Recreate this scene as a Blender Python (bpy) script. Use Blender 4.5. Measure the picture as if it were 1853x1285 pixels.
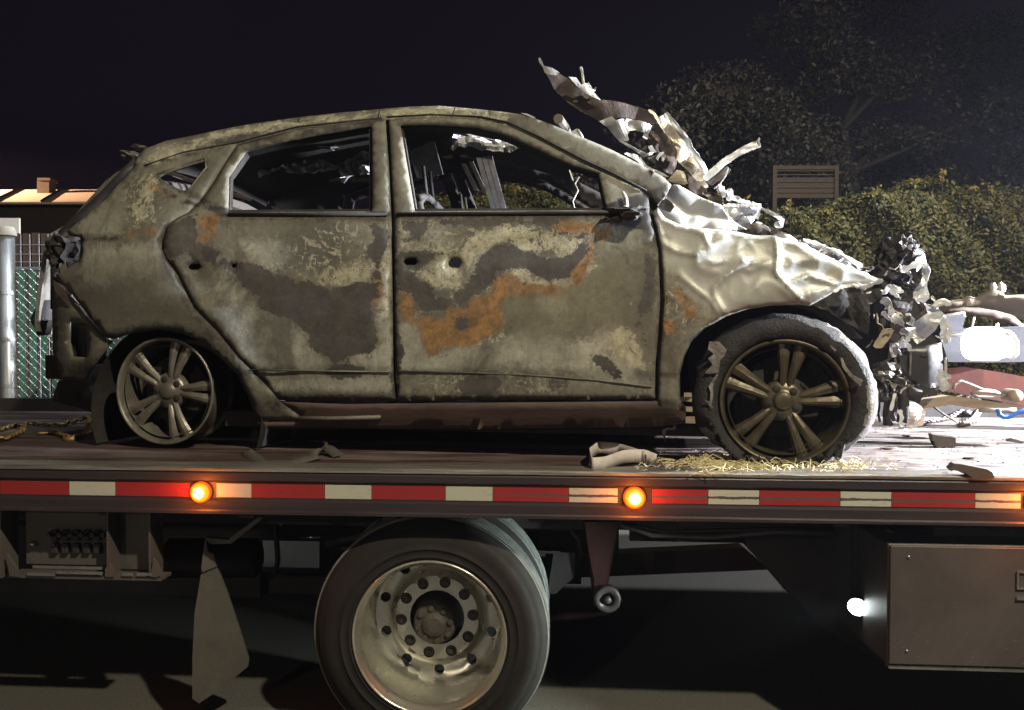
import bpy, bmesh, math, random
import numpy as np
from mathutils import Vector, Matrix, noise
from mathutils.geometry import delaunay_2d_cdt

for o in list(bpy.data.objects):
    bpy.data.objects.remove(o)
SC = bpy.context.scene
COL = SC.collection
R = math.radians
rnd = random.Random(7)

# ---------------------------------------------------------------- camera
FPX, CX, CY, HZ, CAMH = 1536.0, 869.0, 652.0, 614.0, 1.62
PITCH = math.atan((CY - HZ) / FPX)
cd = bpy.data.cameras.new('camera')
cam = bpy.data.objects.new('camera', cd)
COL.objects.link(cam)
cam.location = (0, 0, CAMH)
cam.rotation_euler = (R(90) - PITCH, 0, 0)
cd.sensor_width = 36
cd.lens = 36 * FPX / 1853
cd.shift_x = (926.5 - CX) / 1853
cd.shift_y = (CY - 642.5) / 1853
cd.clip_start, cd.clip_end = 0.05, 600
SC.camera = cam

# ---------------------------------------------------------------- light
SC.view_settings.view_transform = 'Standard'
SC.view_settings.look = 'None'
SC.view_settings.exposure = 0
SC.view_settings.gamma = 1
SC.view_settings.use_curve_mapping = False
SC.cycles.max_bounces = 6
SC.cycles.diffuse_bounces = 3
SC.cycles.glossy_bounces = 4
SC.cycles.sample_clamp_indirect = 3.0
SC.cycles.caustics_reflective = False
SC.cycles.caustics_refractive = False

world = bpy.data.worlds.new('World')
SC.world = world
world.use_nodes = True
wn = world.node_tree
bg = wn.nodes['Background']
sky = wn.nodes.new('ShaderNodeTexSky')
sky.sky_type = 'NISHITA'
sky.sun_disc = False
sky.sun_elevation = R(-4)
sky.sun_rotation = R(60)
mx = wn.nodes.new('ShaderNodeMixRGB')
mx.blend_type = 'ADD'
mx.inputs[0].default_value = 1
mx.inputs[2].default_value = (0.034, 0.016, 0.044, 1)       # night air glow of the town
sc_ = wn.nodes.new('ShaderNodeMixRGB'); sc_.blend_type = 'MULTIPLY'; sc_.inputs[0].default_value = 1
sc_.inputs[2].default_value = (.12, .12, .12, 1)
wn.links.new(sky.outputs[0], sc_.inputs[1])
wn.links.new(sc_.outputs[0], mx.inputs[1])
wn.links.new(mx.outputs[0], bg.inputs[0])
bg.inputs[1].default_value = 0.10


def lamp(name, kind, loc, energy, color, target=None, **kw):
    d = bpy.data.lights.new(name, kind)
    d.energy = energy
    d.color = color
    for k, v in kw.items():
        setattr(d, k, v)
    o = bpy.data.objects.new(name, d)
    COL.objects.link(o)
    o.location = loc
    if target is not None:
        o.rotation_euler = (Vector(target) - Vector(loc)).to_track_quat('-Z', 'Y').to_euler()
    return o


# warm street lamp over the road on the camera's side
lamp('street_light', 'SPOT', (3.2, -1.9, 6.9), 3000, (1.0, .89, .65), (0, 4.2, .8), spot_size=R(120), spot_blend=.6,
     shadow_soft_size=.12)
# added frontal fill from the camera's side, low and weak, no known lamp
lamp('front_fill_light', 'SPOT', (-7.0, -13.0, 5.2), 800, (1.0, .86, .66), (0, 4.0, .8), spot_size=R(60), spot_blend=.6,
     shadow_soft_size=.3)
# cold work light of the tow truck, behind its cab, shining back along the deck
lamp('cab_work_light', 'SPOT', (5.6, 3.75, 2.7), 7600, (.93, .95, 1.0), (1.3, 4.3, 1.2), spot_size=R(70), spot_blend=.5,
     shadow_soft_size=.06)
# added narrow fill aimed at the crumpled fender, no known lamp
lamp('fender_fill_light', 'SPOT', (5.4, 2.35, 3.0), 9000, (.80, .89, 1.0), (1.45, 3.45, 2.2), spot_size=R(14), spot_blend=.9,
     shadow_soft_size=.06)
# second work light low over the deck by the headboard
lamp('headboard_light', 'SPOT', (4.3, 5.9, 2.9), 350, (.95, .96, 1.0), (2.0, 4.6, 1.3), spot_size=R(110), spot_blend=.6,
     shadow_soft_size=.06)
# cold flood light on the far side of the truck
lamp('far_flood_light', 'SPOT', (5.2, 6.4, 4.6), 420, (.93, .97, 1.0), (-.5, 8.0, 0), spot_size=R(125), spot_blend=.8,
     shadow_soft_size=.1)
# cold light on the yard fence at the left
lamp('yard_light', 'SPOT', (-1.6, 5.2, 5.2), 330, (.88, .96, 1.0), (-3.4, 6.1, 1.6), spot_size=R(60), spot_blend=.6,
     shadow_soft_size=.1)
# sodium lamp over the far roof
lamp('roof_light', 'SPOT', (-13.2, 17.6, 5.9), 7000, (1.0, .62, .36), (-10.2, 18.3, 4.5), spot_size=R(46), spot_blend=.5,
     shadow_soft_size=.1)
# warm street light reaching the hedge and the trees
lamp('hedge_light', 'SPOT', (7.5, 1.0, 7.5), 2300, (1.0, .86, .62), (5.0, 9.0, 2.6), spot_size=R(60), spot_blend=.8,
     shadow_soft_size=.2)


# ---------------------------------------------------------------- frames
class Frame:
    def __init__(self, loc, rz):
        self.M = Matrix.Translation(loc) @ Matrix.Rotation(rz, 4, 'Z')
        self.I = self.M.inverted()
        self.loc, self.rz = loc, rz
        self.o = self.I @ Vector((0, 0, CAMH))
        self.R3 = self.I.to_3x3()

    def ray(self, u, v):
        cp, sp = math.cos(PITCH), math.sin(PITCH)
        d = Vector((u - CX, FPX * cp + (CY - v) * sp, (CY - v) * cp - FPX * sp))
        return self.R3 @ d

    def at(self, u, v, y):
        d = self.ray(u, v)
        t = (y - self.o.y) / d.y
        return self.o + d * t

    def surf(self, u, v, W, it=14):
        d = self.ray(u, v)
        y = -.85
        p = None
        for _ in range(it):
            p = self.o + d * ((y - self.o.y) / d.y)
            y = y * .35 + .65 * -W(p.x, p.z)
        return self.o + d * ((y - self.o.y) / d.y)


WF = Frame((0, 0, 0), 0)
TF = Frame((0, 3.173, 0), R(-4.3))
CF = Frame((.054, 4.432, 1.12), R(-11.7))


# ---------------------------------------------------------------- object helpers
def empty(name, label, cat, frame=WF, group=None, loc=None):
    o = bpy.data.objects.new(name, None)
    COL.objects.link(o)
    o.empty_display_size = .2
    o.location = frame.loc if loc is None else loc
    o.rotation_euler = (0, 0, frame.rz)
    o['label'] = label
    o['category'] = cat
    if group:
        o['group'] = group
    return o


def link(name, me, mat=None, parent=None, smooth=False):
    if mat is not None and not me.materials:
        me.materials.append(mat)
    o = bpy.data.objects.new(name, me)
    COL.objects.link(o)
    if parent is not None:
        o.parent = parent
    if smooth:
        me.shade_smooth()
    return o


def bm_obj(name, bm, mat, parent=None, smooth=False):
    me = bpy.data.meshes.new(name)
    bm.normal_update()
    bm.to_mesh(me)
    bm.free()
    return link(name, me, mat, parent, smooth)


def tag(o, label=None, cat=None, group=None, kind=None):
    if label: o['label'] = label
    if cat: o['category'] = cat
    if group: o['group'] = group
    if kind: o['kind'] = kind
    return o


def box(bm, x0, x1, y0, y1, z0, z1, M=None, bev=0):
    vs = [bm.verts.new(c) for c in ((x0, y0, z0), (x1, y0, z0), (x1, y1, z0), (x0, y1, z0),
                                    (x0, y0, z1), (x1, y0, z1), (x1, y1, z1), (x0, y1, z1))]
    fs = [bm.faces.new([vs[i] for i in f]) for f in
          ((3, 2, 1, 0), (4, 5, 6, 7), (0, 1, 5, 4), (1, 2, 6, 5), (2, 3, 7, 6), (3, 0, 4, 7))]
    if bev:
        es = list({e for f in fs for e in f.edges})
        r = bmesh.ops.bevel(bm, geom=es, offset=bev, segments=1, affect='EDGES', profile=.5)
        vs = list({v for f in r['faces'] for v in f.verts} | {v for v in vs if v.is_valid})
    if M is not None:
        for v in vs:
            v.co = M @ v.co
    return vs


def tube(bm, pts, r, n=8, cap=True):
    pts = [Vector(p) for p in pts]
    rs = r if isinstance(r, (list, tuple)) else [r] * len(pts)
    rings = []
    prev = None
    for i, p in enumerate(pts):
        t = (pts[min(i + 1, len(pts) - 1)] - pts[max(i - 1, 0)])
        if t.length < 1e-9: t = Vector((0, 0, 1))
        t.normalize()
        a = prev if prev is not None else (Vector((0, 0, 1)) if abs(t.z) < .9 else Vector((1, 0, 0)))
        b = t.cross(a)
        if b.length < 1e-6: b = t.cross(Vector((0, 1, 0)))
        b.normalize()
        a = b.cross(t).normalized()
        prev = a
        rings.append([bm.verts.new(p + (a * math.cos(k * 2 * math.pi / n) + b * math.sin(k * 2 * math.pi / n)) * rs[i])
                      for k in range(n)])
    for i in range(len(rings) - 1):
        for k in range(n):
            bm.faces.new((rings[i][k], rings[i][(k + 1) % n], rings[i + 1][(k + 1) % n], rings[i + 1][k]))
    if cap:
        bm.faces.new(rings[0][::-1])
        bm.faces.new(rings[-1])


def lathe(bm, prof, n=48, c=(0, 0, 0), closed=False):
    """prof = [(radius, y)], spun about the y axis through c"""
    rings = []
    for r, y in prof:
        rings.append([bm.verts.new((c[0] + r * math.cos(2 * math.pi * k / n), c[1] + y,
                                    c[2] + r * math.sin(2 * math.pi * k / n))) for k in range(n)])
    m = len(rings)
    for i in range(m if closed else m - 1):
        a, b = rings[i], rings[(i + 1) % m]
        for k in range(n):
            bm.faces.new((a[k], a[(k + 1) % n], b[(k + 1) % n], b[k]))
    return rings


def disc_at(bm, c, r, y0, y1, n=16):
    prof = [(r, y1), (r, y0 + .15 * (y1 - y0)), (r * .9, y0)]
    rg = lathe(bm, prof, n, c)
    bm.faces.new(rg[-1])
    bm.faces.new(rg[0][::-1])


def extrude_x(bm, prof, x0, x1, closed=True, nx=1):
    rings = []
    for i in range(nx + 1):
        x = x0 + (x1 - x0) * i / nx
        rings.append([bm.verts.new((x, y, z)) for y, z in prof])
    m = len(prof)
    for i in range(nx):
        for k in range(m if closed else m - 1):
            bm.faces.new((rings[i][k], rings[i + 1][k], rings[i + 1][(k + 1) % m], rings[i][(k + 1) % m]))
    if closed:
        bm.faces.new(rings[0])
        bm.faces.new(rings[-1][::-1])


# ---------------------------------------------------------------- materials
class NT:
    def __init__(self, name):
        self.m = bpy.data.materials.new(name)
        self.m.use_nodes = True
        self.t = self.m.node_tree
        self.b = self.t.nodes['Principled BSDF']

    def n(self, typ, **kw):
        x = self.t.nodes.new('ShaderNode' + typ)
        for k, v in kw.items():
            setattr(x, k, v)
        return x

    def l(self, a, b):
        self.t.links.new(a, b)

    def coord(self, scale=(1, 1, 1)):
        tc = self.n('TexCoord')
        mp = self.n('Mapping')
        mp.inputs['Scale'].default_value = scale
        self.l(tc.outputs['Object'], mp.inputs[0])
        return mp.outputs[0]

    def noise(self, co, scale, detail=4, rough=.6, dist=0.0):
        x = self.n('TexNoise')
        x.inputs['Scale'].default_value = scale
        x.inputs['Detail'].default_value = detail
        x.inputs['Roughness'].default_value = rough
        x.inputs['Distortion'].default_value = dist
        if co is not None: self.l(co, x.inputs['Vector'])
        return x.outputs['Fac']

    def ramp(self, fac, stops):
        x = self.n('ValToRGB')
        e = x.color_ramp.elements
        while len(e) < len(stops): e.new(.5)
        for i, (p, c) in enumerate(stops):
            e[i].position = p
            e[i].color = (c, c, c, 1) if isinstance(c, (int, float)) else (*c, 1)
        self.l(fac, x.inputs[0])
        return x.outputs[0]

    def mix(self, fac, a, b, blend='MIX'):
        x = self.n('MixRGB', blend_type=blend)
        for s, v in ((0, fac), (1, a), (2, b)):
            if hasattr(v, 'links') or hasattr(v, 'is_linked'):
                self.l(v, x.inputs[s])
            elif isinstance(v, (int, float)):
                x.inputs[s].default_value = v if s == 0 else (v, v, v, 1)
            else:
                x.inputs[s].default_value = (*v, 1)
        return x.outputs[0]

    def math(self, op, a, b=None, clamp=False):
        x = self.n('Math', operation=op)
        x.use_clamp = clamp
        for s, v in ((0, a), (1, b)):
            if v is None: continue
            if isinstance(v, (int, float)):
                x.inputs[s].default_value = v
            else:
                self.l(v, x.inputs[s])
        return x.outputs[0]

    def bump(self, h, strength=.3, dist=.01):
        x = self.n('Bump')
        x.inputs['Strength'].default_value = strength
        x.inputs['Distance'].default_value = dist
        self.l(h, x.inputs['Height'])
        self.l(x.outputs[0], self.b.inputs['Normal'])


def pmat(name, c1, c2=None, rough=.6, metal=0.0, scale=6, stretch=(1, 1, 1), contrast=.25, bump=.15, bscale=None,
         bdist=.005, rvar=.15, emit=None, estr=0):
    t = NT(name)
    co = t.coord(stretch)
    c2 = c2 or tuple(x * .55 for x in c1)
    n1 = t.noise(co, scale, 6, .65, .3)
    f = t.ramp(n1, [(.5 - contrast, 0), (.5 + contrast, 1)])
    t.l(t.mix(f, c2, c1), t.b.inputs['Base Color'])
    rr = t.n('MapRange')
    rr.inputs[3].default_value = max(.05, rough - rvar)
    rr.inputs[4].default_value = min(1, rough + rvar)
    t.l(t.noise(co, scale * 2.3, 4), rr.inputs[0])
    t.l(rr.outputs[0], t.b.inputs['Roughness'])
    t.b.inputs['Metallic'].default_value = metal
    if bump:
        t.bump(t.noise(co, bscale or scale * 6, 5, .65), bump, bdist)
    if emit:
        t.b.inputs['Emission Color'].default_value = (*emit, 1)
        t.b.inputs['Emission Strength'].default_value = estr
    return t.m


def emat(name, col, s):
    t = NT(name)
    t.b.inputs['Base Color'].default_value = (*[min(1, c * .5) for c in col], 1)
    t.b.inputs['Emission Color'].default_value = (*col, 1)
    t.b.inputs['Emission Strength'].default_value = s
    return t.m


M = {}
M['black'] = pmat('black_steel', (.035, .030, .030), (.014, .012, .012), .55, 0, 5)
M['rail'] = pmat('scuffed_dark_aluminium', (.048, .038, .043), (.026, .021, .025), .45, .3, 4, (.5, 6, 6), bump=.1)
M['railtop'] = pmat('worn_bright_aluminium', (.50, .47, .43), (.16, .14, .13), .38, .75, 9, (.35, 5, 5), .2, bump=.25)
M['maroon'] = pmat('maroon_painted_steel', (.050, .012, .011), (.022, .008, .008), .45, .1, 5)
M['redbeam'] = pmat('faded_red_painted_steel', (.15, .040, .030), (.09, .028, .022), .6, .1, 7)
M['wood'] = None
M['rubber'] = pmat('truck_tyre_rubber', (.021, .019, .017), (.012, .011, .010), .85, 0, 7, bump=.12)
M['rubber'].node_tree.nodes['Principled BSDF'].inputs['Specular IOR Level'].default_value = .25
M['tread'] = pmat('dusty_tread_rubber', (.17, .18, .17), (.07, .07, .067), .7, 0, 14, bump=.2)
M['alloy'] = pmat('dull_polished_alloy', (.66, .65, .58), (.50, .49, .43), .30, .85, 7, (1, 1, 1), .25, bump=.12, rvar=.12)
M['hub'] = pmat('dirty_cast_hub', (.13, .12, .10), (.05, .045, .04), .6, .4, 14, bump=.4)
M['flap'] = pmat('dusty_rubber_flap', (.070, .067, .057), (.042, .040, .035), .8, 0, 10, bump=.1)
M['box'] = pmat('brown_grey_painted_steel', (.115, .105, .100), (.072, .064, .060), .42, .25, 3, (1.5, 1, .7), .35, bump=.12)
M['red_tape'] = None
M['chrome'] = pmat('bare_steel', (.55, .54, .52), (.3, .3, .29), .3, .9, 12, bump=.1)
M['amber_core'] = emat('amber_lamp_core', (1.0, .46, .07), 16)
M['amber_lens'] = emat('amber_lamp_lens', (1.0, .16, .008), 3.2)
M['amber_ring'] = emat('amber_lamp_ring', (1.0, .10, .004), .9)  # housing ring given emission to stand in for the lamp's orange halo
M['drum_glow'] = emat('glaring_white_drum', (.93, .96, 1.0), 4.5)
M['led'] = emat('white_led_lens', (.88, 1.0, .98), 14)


def tape_mat(name, c1, c2):
    t = NT(name)
    co = t.coord((3, 3, 14))
    f = t.ramp(t.noise(co, 5, 5, .7), [(.30, 0), (.42, 1)])
    co2 = t.coord((1, 1, 1))
    sep = t.n('SeparateXYZ'); t.l(co2, sep.inputs[0])
    # right part of the truck: scuffed band through the tape
    wx = t.n('MapRange'); wx.inputs[1].default_value = .0; wx.inputs[2].default_value = .25
    t.l(sep.outputs[0], wx.inputs[0])
    zz = t.math('ABSOLUTE', t.math('SUBTRACT', sep.outputs[2], 1.036))
    zb = t.math('LESS_THAN', t.math('ADD', zz, t.math('MULTIPLY', t.noise(t.coord((4, 1, 30)), 6, 5, .8), .016)), .0125)
    scuff = t.math('MULTIPLY', zb, wx.outputs[0])
    c = t.mix(f, c2, c1)
    c = t.mix(scuff, c, (.07, .06, .06))
    t.l(c, t.b.inputs['Base Color'])
    t.b.inputs['Roughness'].default_value = .45
    # honeycomb of the reflective film
    v = t.n('TexVoronoi'); v.inputs['Scale'].default_value = 260
    t.l(co2, v.inputs['Vector'])
    t.bump(v.outputs['Distance'], .25, .002)
    return t.m



def box_door_mat():
    t = NT('scratched_grey_steel_door')
    co = t.coord()
    c = t.mix(t.ramp(t.noise(co, 2.6, 7, .65, .6), [(.35, 0), (.68, 1)]), (.058, .050, .050), (.090, .078, .077))
    sx = t.n('SeparateXYZ'); t.l(co, sx.inputs[0])
    lowz = t.n('MapRange'); lowz.inputs[1].default_value = .72; lowz.inputs[2].default_value = .46
    t.l(sx.outputs[2], lowz.inputs[0])
    sp = t.ramp(t.noise(t.coord((1, 1, 2.2)), 62, 3, .6), [(.655, 0), (.70, 1)])
    c = t.mix(t.math('MULTIPLY', t.math('MULTIPLY', sp, lowz.outputs[0]), .6), c, (.26, .24, .23))
    scr = t.ramp(t.noise(t.coord((2.0, 1, 60)), 3.0, 4, .7, 1.5), [(.66, 0), (.69, 1)])
    c = t.mix(t.math('MULTIPLY', scr, .25), c, (.22, .20, .19))
    t.l(c, t.b.inputs['Base Color'])
    r = t.n('MapRange'); r.inputs[3].default_value = .28; r.inputs[4].default_value = .62
    t.l(t.noise(co, 9, 6, .7), r.inputs[0]); t.l(r.outputs[0], t.b.inputs['Roughness'])
    t.b.inputs['Metallic'].default_value = .2
    t.bump(t.noise(co, 5, 4), .15, .006)
    return t.m


M['box_door'] = box_door_mat()
M['red_tape'] = tape_mat('red_reflective_tape', (.25, .018, .020), (.18, .015, .017))
M['white_tape'] = tape_mat('white_reflective_tape', (.40, .40, .34), (.29, .29, .25))


def wood_mat():
    t = NT('worn_deck_wood')
    co = t.coord((.35, 9, 9))
    n1 = t.noise(co, 3.2, 8, .7, .6)
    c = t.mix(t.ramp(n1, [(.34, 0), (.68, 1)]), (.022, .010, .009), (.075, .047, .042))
    co2 = t.coord((.8, 3, 3))
    c = t.mix(t.ramp(t.noise(co2, 2.0, 5, .6), [(.45, 0), (.7, 1)]), c, (.15, .115, .105))
    # lamplight on the deck round the wrecked nose painted in as pale ashy patches
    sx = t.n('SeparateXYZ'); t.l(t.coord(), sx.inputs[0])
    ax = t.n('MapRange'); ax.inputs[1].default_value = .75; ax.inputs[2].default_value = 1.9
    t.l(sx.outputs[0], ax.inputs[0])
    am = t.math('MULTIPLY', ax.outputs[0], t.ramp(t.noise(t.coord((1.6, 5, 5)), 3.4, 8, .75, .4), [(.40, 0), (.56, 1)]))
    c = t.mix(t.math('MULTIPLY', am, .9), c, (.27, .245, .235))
    oi = t.n('ObjectInfo')
    k = t.n('MapRange'); k.inputs[3].default_value = .65; k.inputs[4].default_value = 1.2
    t.l(oi.outputs['Random'], k.inputs[0])
    c = t.mix(1.0, c, k.outputs[0], 'MULTIPLY')
    t.l(c, t.b.inputs['Base Color'])
    t.b.inputs['Specular IOR Level'].default_value = .22
    r = t.n('MapRange'); r.inputs[3].default_value = .55; r.inputs[4].default_value = .9
    t.l(n1, r.inputs[0]); t.l(r.outputs[0], t.b.inputs['Roughness'])
    t.bump(t.noise(co, 9, 8, .75, .3), .6, .006)
    return t.m


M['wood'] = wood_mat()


def asphalt_mat():
    t = NT('asphalt')
    co = t.coord()
    a = t.noise(co, 90, 3, .8)
    b = t.noise(co, 1.2, 5, .6)
    c = t.mix(t.ramp(a, [(.35, 0), (.7, 1)]), (.035, .034, .030), (.12, .115, .10))
    c = t.mix(t.ramp(b, [(.3, 0), (.75, 1)]), c, (.075, .07, .062))
    sp = t.ramp(t.noise(co, 160, 2, .5), [(.70, 0), (.76, 1)])
    c = t.mix(sp, c, (.25, .24, .21))
    t.l(c, t.b.inputs['Base Color'])
    t.b.inputs['Roughness'].default_value = .85
    t.bump(a, .5, .004)
    return t.m


M['asphalt'] = asphalt_mat()

# ---------------------------------------------------------------- ground
bm = bmesh.new()
s = 150
vs = [bm.verts.new(c) for c in ((-s, -40, 0), (s, -40, 0), (s, 260, 0), (-s, 260, 0))]
bm.faces.new(vs)
g = bm_obj('ground', bm, M['asphalt'])
g['kind'] = 'structure'
# ================================================================ TOW TRUCK
truck = empty('tow_truck', 'flatbed tow truck with red and white reflective tape and amber lamps, carrying the burned car',
              'tow truck', TF)
XL, XR = -3.6, 4.6


def tx(u, v=890, y=0.0):
    return TF.at(u, v, y).x


# side rail: a closed extrusion, the film sits in its shallow channel
bm = bmesh.new()
extrude_x(bm, [(.004, 1.112), (.0, 1.104), (.0, 1.078), (.012, 1.070), (.012, 1.006), (.0, .998), (.0, .966),
               (-.006, .960), (-.006, .950), (.05, .950), (.05, .985), (.12, .985), (.12, 1.112)], XL, XR, nx=12)
rail = bm_obj('side_rail', bm, M['rail'], truck)
bm = bmesh.new()
extrude_x(bm, [(-.004, 1.114), (-.004, 1.124), (.002, 1.130), (.125, 1.130), (.125, 1.114)], XL, XR, nx=60)
for v in bm.verts:
    v.co.z += .0025 * noise.noise(Vector((v.co.x * 4, v.co.y * 9, 3)))
bm_obj('rail_cap', bm, M['railtop'], truck)

# far rail
bm = bmesh.new()
extrude_x(bm, [(2.52, .96), (2.52, 1.205), (2.62, 1.205), (2.62, .96)], XL, XR)
bm_obj('side_rail', bm, M['black'], truck)

# deck and planks
deck = bm_obj('deck', (lambda b: (box(b, XL, XR, .125, 2.52, 1.00, 1.088), b)[1])(bmesh.new()), M['black'], truck)
np_ = 12
w = (2.515 - .128) / np_
for i in range(np_):
    y0 = .128 + i * w
    bm = bmesh.new()
    nseg = 10
    dz = rnd.uniform(-.0015, .0015)
    extrude_x(bm, [(y0 + .003, 1.089), (y0 + .003, 1.116 + dz), (y0 + .007, 1.120 + dz), (y0 + w * .5, 1.1195 + dz),
                   (y0 + w - .007, 1.120 + dz), (y0 + w - .003, 1.116 + dz), (y0 + w - .003, 1.089)], XL, XR, nx=nseg)
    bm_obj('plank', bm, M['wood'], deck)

# reflective tape
segs = [('w', -190, -97), ('r', -95, -3), ('r', -2, 122), ('w', 123, 206), ('r', 207, 341), ('w', 390, 453), ('r', 454, 586), ('w', 587, 671),
        ('r', 672, 805), ('w', 806, 891), ('r', 892, 1029), ('w', 1030, 1118), ('r', 1181, 1282), ('w', 1283, 1375),
        ('r', 1376, 1522), ('w', 1523, 1615), ('r', 1616, 1767), ('w', 1768, 1850), ('r', 1895, 2045), ('w', 2047, 2145)]
for c, a, b in segs:
    x0, x1 = tx(a), tx(b)
    bm = bmesh.new()
    box(bm, x0, x1, .0105, .0118, 1.0115, 1.0645)
    bm_obj('reflective_tape', bm, M['red_tape'] if c == 'r' else M['white_tape'], truck)

# amber marker lamps
for u, v in ((363, 891), (1148, 901), (1878, 908)):
    p = TF.at(u, v, 0)
    bm = bmesh.new()
    rg = lathe(bm, [(.041, .010), (.041, -.004), (.038, -.007), (.036, -.006), (.036, .008)], 28, (p.x, 0, p.z))
    ml = bm_obj('marker_lamp', bm, M['amber_ring'], truck, True)
    bm = bmesh.new()
    rg = lathe(bm, [(.0355, -.004), (.034, -.014), (.028, -.020), (.021, -.0225)], 28, (p.x, 0, p.z))
    bm_obj('lamp_lens', bm, M['amber_lens'], ml, True)
    bm = bmesh.new()
    rg = lathe(bm, [(.0212, -.0225), (.016, -.026), (.010, -.028)], 24, (p.x, 0, p.z))
    bm.faces.new(rg[-1])
    bm_obj('lamp_bulb', bm, M['amber_core'], ml, True)
    wp = TF.M @ Vector((p.x, -.05, p.z))
    lamp('marker_glow', 'POINT', wp, 3.2, (1.0, .20, .02), shadow_soft_size=.03)

# chassis under the deck
bm = bmesh.new()
for y0 in (.86, 1.72):
    box(bm, XL, XR, y0, y0 + .08, .72, .995)
bm_obj('chassis_rail', bm, M['black'], truck)
for i in range(14):
    x = XL + .3 + i * .58
    bm = bmesh.new()
    box(bm, x, x + .06, .14, 2.5, .905, .998)
    bm_obj('cross_member', bm, M['black'], truck)
# slanting far beam seen under the deck
bm = bmesh.new()
a = TF.at(985, 1008, 2.1); b = TF.at(1345, 991, 2.1); c = TF.at(1392, 1031, 2.1); d = TF.at(985, 1048, 2.1)
vv = [bm.verts.new(p) for p in (a, b, c, d)] + [bm.verts.new(p + Vector((0, .12, 0))) for p in (a, b, c, d)]
for f in ((0, 1, 2, 3), (7, 6, 5, 4), (0, 4, 5, 1), (1, 5, 6, 2), (2, 6, 7, 3), (3, 7, 4, 0)):
    bm.faces.new([vv[i] for i in f])
bm_obj('subframe_beam', bm, M['maroon'], truck)
bm = bmesh.new()
a = TF.at(-60, 1050, 2.1); b = TF.at(1000, 1046, 2.1)
box(bm, a.x, b.x, 2.1, 2.22, b.z - .30, b.z)
bm_obj('subframe_beam', bm, M['black'], truck)
# side plates closing the view under the deck (left of and right of the gap with the lit asphalt)
for u0, u1, v0, v1, y in ((-80, 470, 930, 1120, 2.0), (578, 1052, 930, 1047, 1.98), (1140, 1360, 930, 979, 1.9), (1046, 1120, 930, 1003, 1.93)):
    a = TF.at(u0, v1, y); b = TF.at(u1, v0, y)
    bm = bmesh.new()
    box(bm, a.x, b.x, y, y + .05, a.z, max(b.z, .99))
    bm_obj('frame_plate', bm, M['black'], truck)
a = TF.at(470, 978, 2.0); b = TF.at(578, 930, 2.0)
bm = bmesh.new(); box(bm, a.x, b.x, 2.0, 2.05, a.z, .99)
bm_obj('frame_plate', bm, M['black'], truck)


def px_sheet(name, frame, pts, y, thick, mat, parent, ybend=None):
    bm = bmesh.new()
    P = []
    for u, v in pts:
        yy = y + (ybend(u, v) if ybend else 0)
        P.append(frame.at(u, v, yy))
    f = [bm.verts.new(p) for p in P]
    b = [bm.verts.new(p + Vector((0, thick, 0))) for p in P]
    n = len(P)
    bm.faces.new(f)
    bm.faces.new(b[::-1])
    for i in range(n):
        bm.faces.new((f[(i + 1) % n], f[i], b[i], b[(i + 1) % n]))
    bmesh.ops.triangulate(bm, faces=[q for q in bm.faces if len(q.verts) > 4])
    return bm_obj(name, bm, mat, parent)


# mud flap with its bracket
px_sheet('mud_flap', TF, [(371, 1000), (392, 1025), (410, 1070), (430, 1130), (450, 1193), (448, 1207), (405, 1243), (360, 1273),
                          (348, 1264), (348, 1190), (352, 1110), (365, 1030)], .14, .012, M['flap'], truck,
         lambda u, v: (u - 350) * .0016)
px_sheet('flap_bracket', TF, [(371, 974), (377, 1000), (386, 1002), (392, 1025), (366, 1036), (364, 1028)], .128, .010,
         M['box'], truck, lambda u, v: (u - 350) * .0016)
px_sheet('flap_arm', TF, [(371, 973), (412, 977), (470, 934), (478, 936), (436, 970), (418, 984), (380, 985)], .2, .03, M['box'], truck)
# bracket tube hanging across the gap
bm = bmesh.new()
tube(bm, [TF.at(497, 940, 1.0), TF.at(501, 985, 1.0), TF.at(503, 1015, 1.0), TF.at(497, 1038, 1.0), TF.at(485, 1048, 1.0)], .014)
bm_obj('hanging_hose', bm, M['black'], truck, True)
bm = bmesh.new()
tube(bm, [TF.at(545, 973, 1.1), TF.at(580, 972, 1.1)], .006)
bm_obj('air_line', bm, M['chrome'], truck, True)
bm = bmesh.new()
p = TF.at(509, 948, .9)
disc_at(bm, p, .008, -.01, .01, 10)
bm_obj('bolt_head', bm, M['chrome'], truck, True)

# control box with levers
def PX(u, v, y): return TF.at(u, v, y)
yb = .16
bm = bmesh.new()
a, b = PX(48, 1020, yb), PX(205, 932, yb)
box(bm, a.x, b.x, yb, yb + .02, a.z, .985)
a2, b2 = PX(210, 1030, yb), PX(278, 932, yb)
box(bm, a2.x, b2.x, yb + .004, yb + .02, a2.z, .985)
cb = bm_obj('control_panel', bm, M['box'], truck)
bm = bmesh.new()
for u in (14, 205, 280):
    q = PX(u, 1040, .12)
    box(bm, q.x, q.x + .008, .07, yb + .02, q.z, .948)
q0, q1 = PX(14, 1040, .07), PX(292, 1040, .07)
box(bm, q0.x, q1.x, .07, yb, q0.z - .012, q0.z)
bm_obj('control_box', bm, M['box'], truck)
for i in range(6):
    for j in range(2):
        u = 97 + i * 19.5
        v = 969 + j * 24
        q = PX(u, v, yb - .02)
        bm = bmesh.new()
        box(bm, q.x - .014, q.x + .014, yb - .022, yb - .002, q.z - .022, q.z + .022, bev=.004)
        if j == 0:
            tube(bm, [(q.x, yb - .02, q.z), (q.x + .004, yb - .055, q.z + .012)], .006, 8)
            disc_at(bm, (q.x + .004, yb - .055, q.z + .012), .010, -.012, .008, 10)
        bm_obj('control_lever', bm, M['black'], truck)
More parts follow.
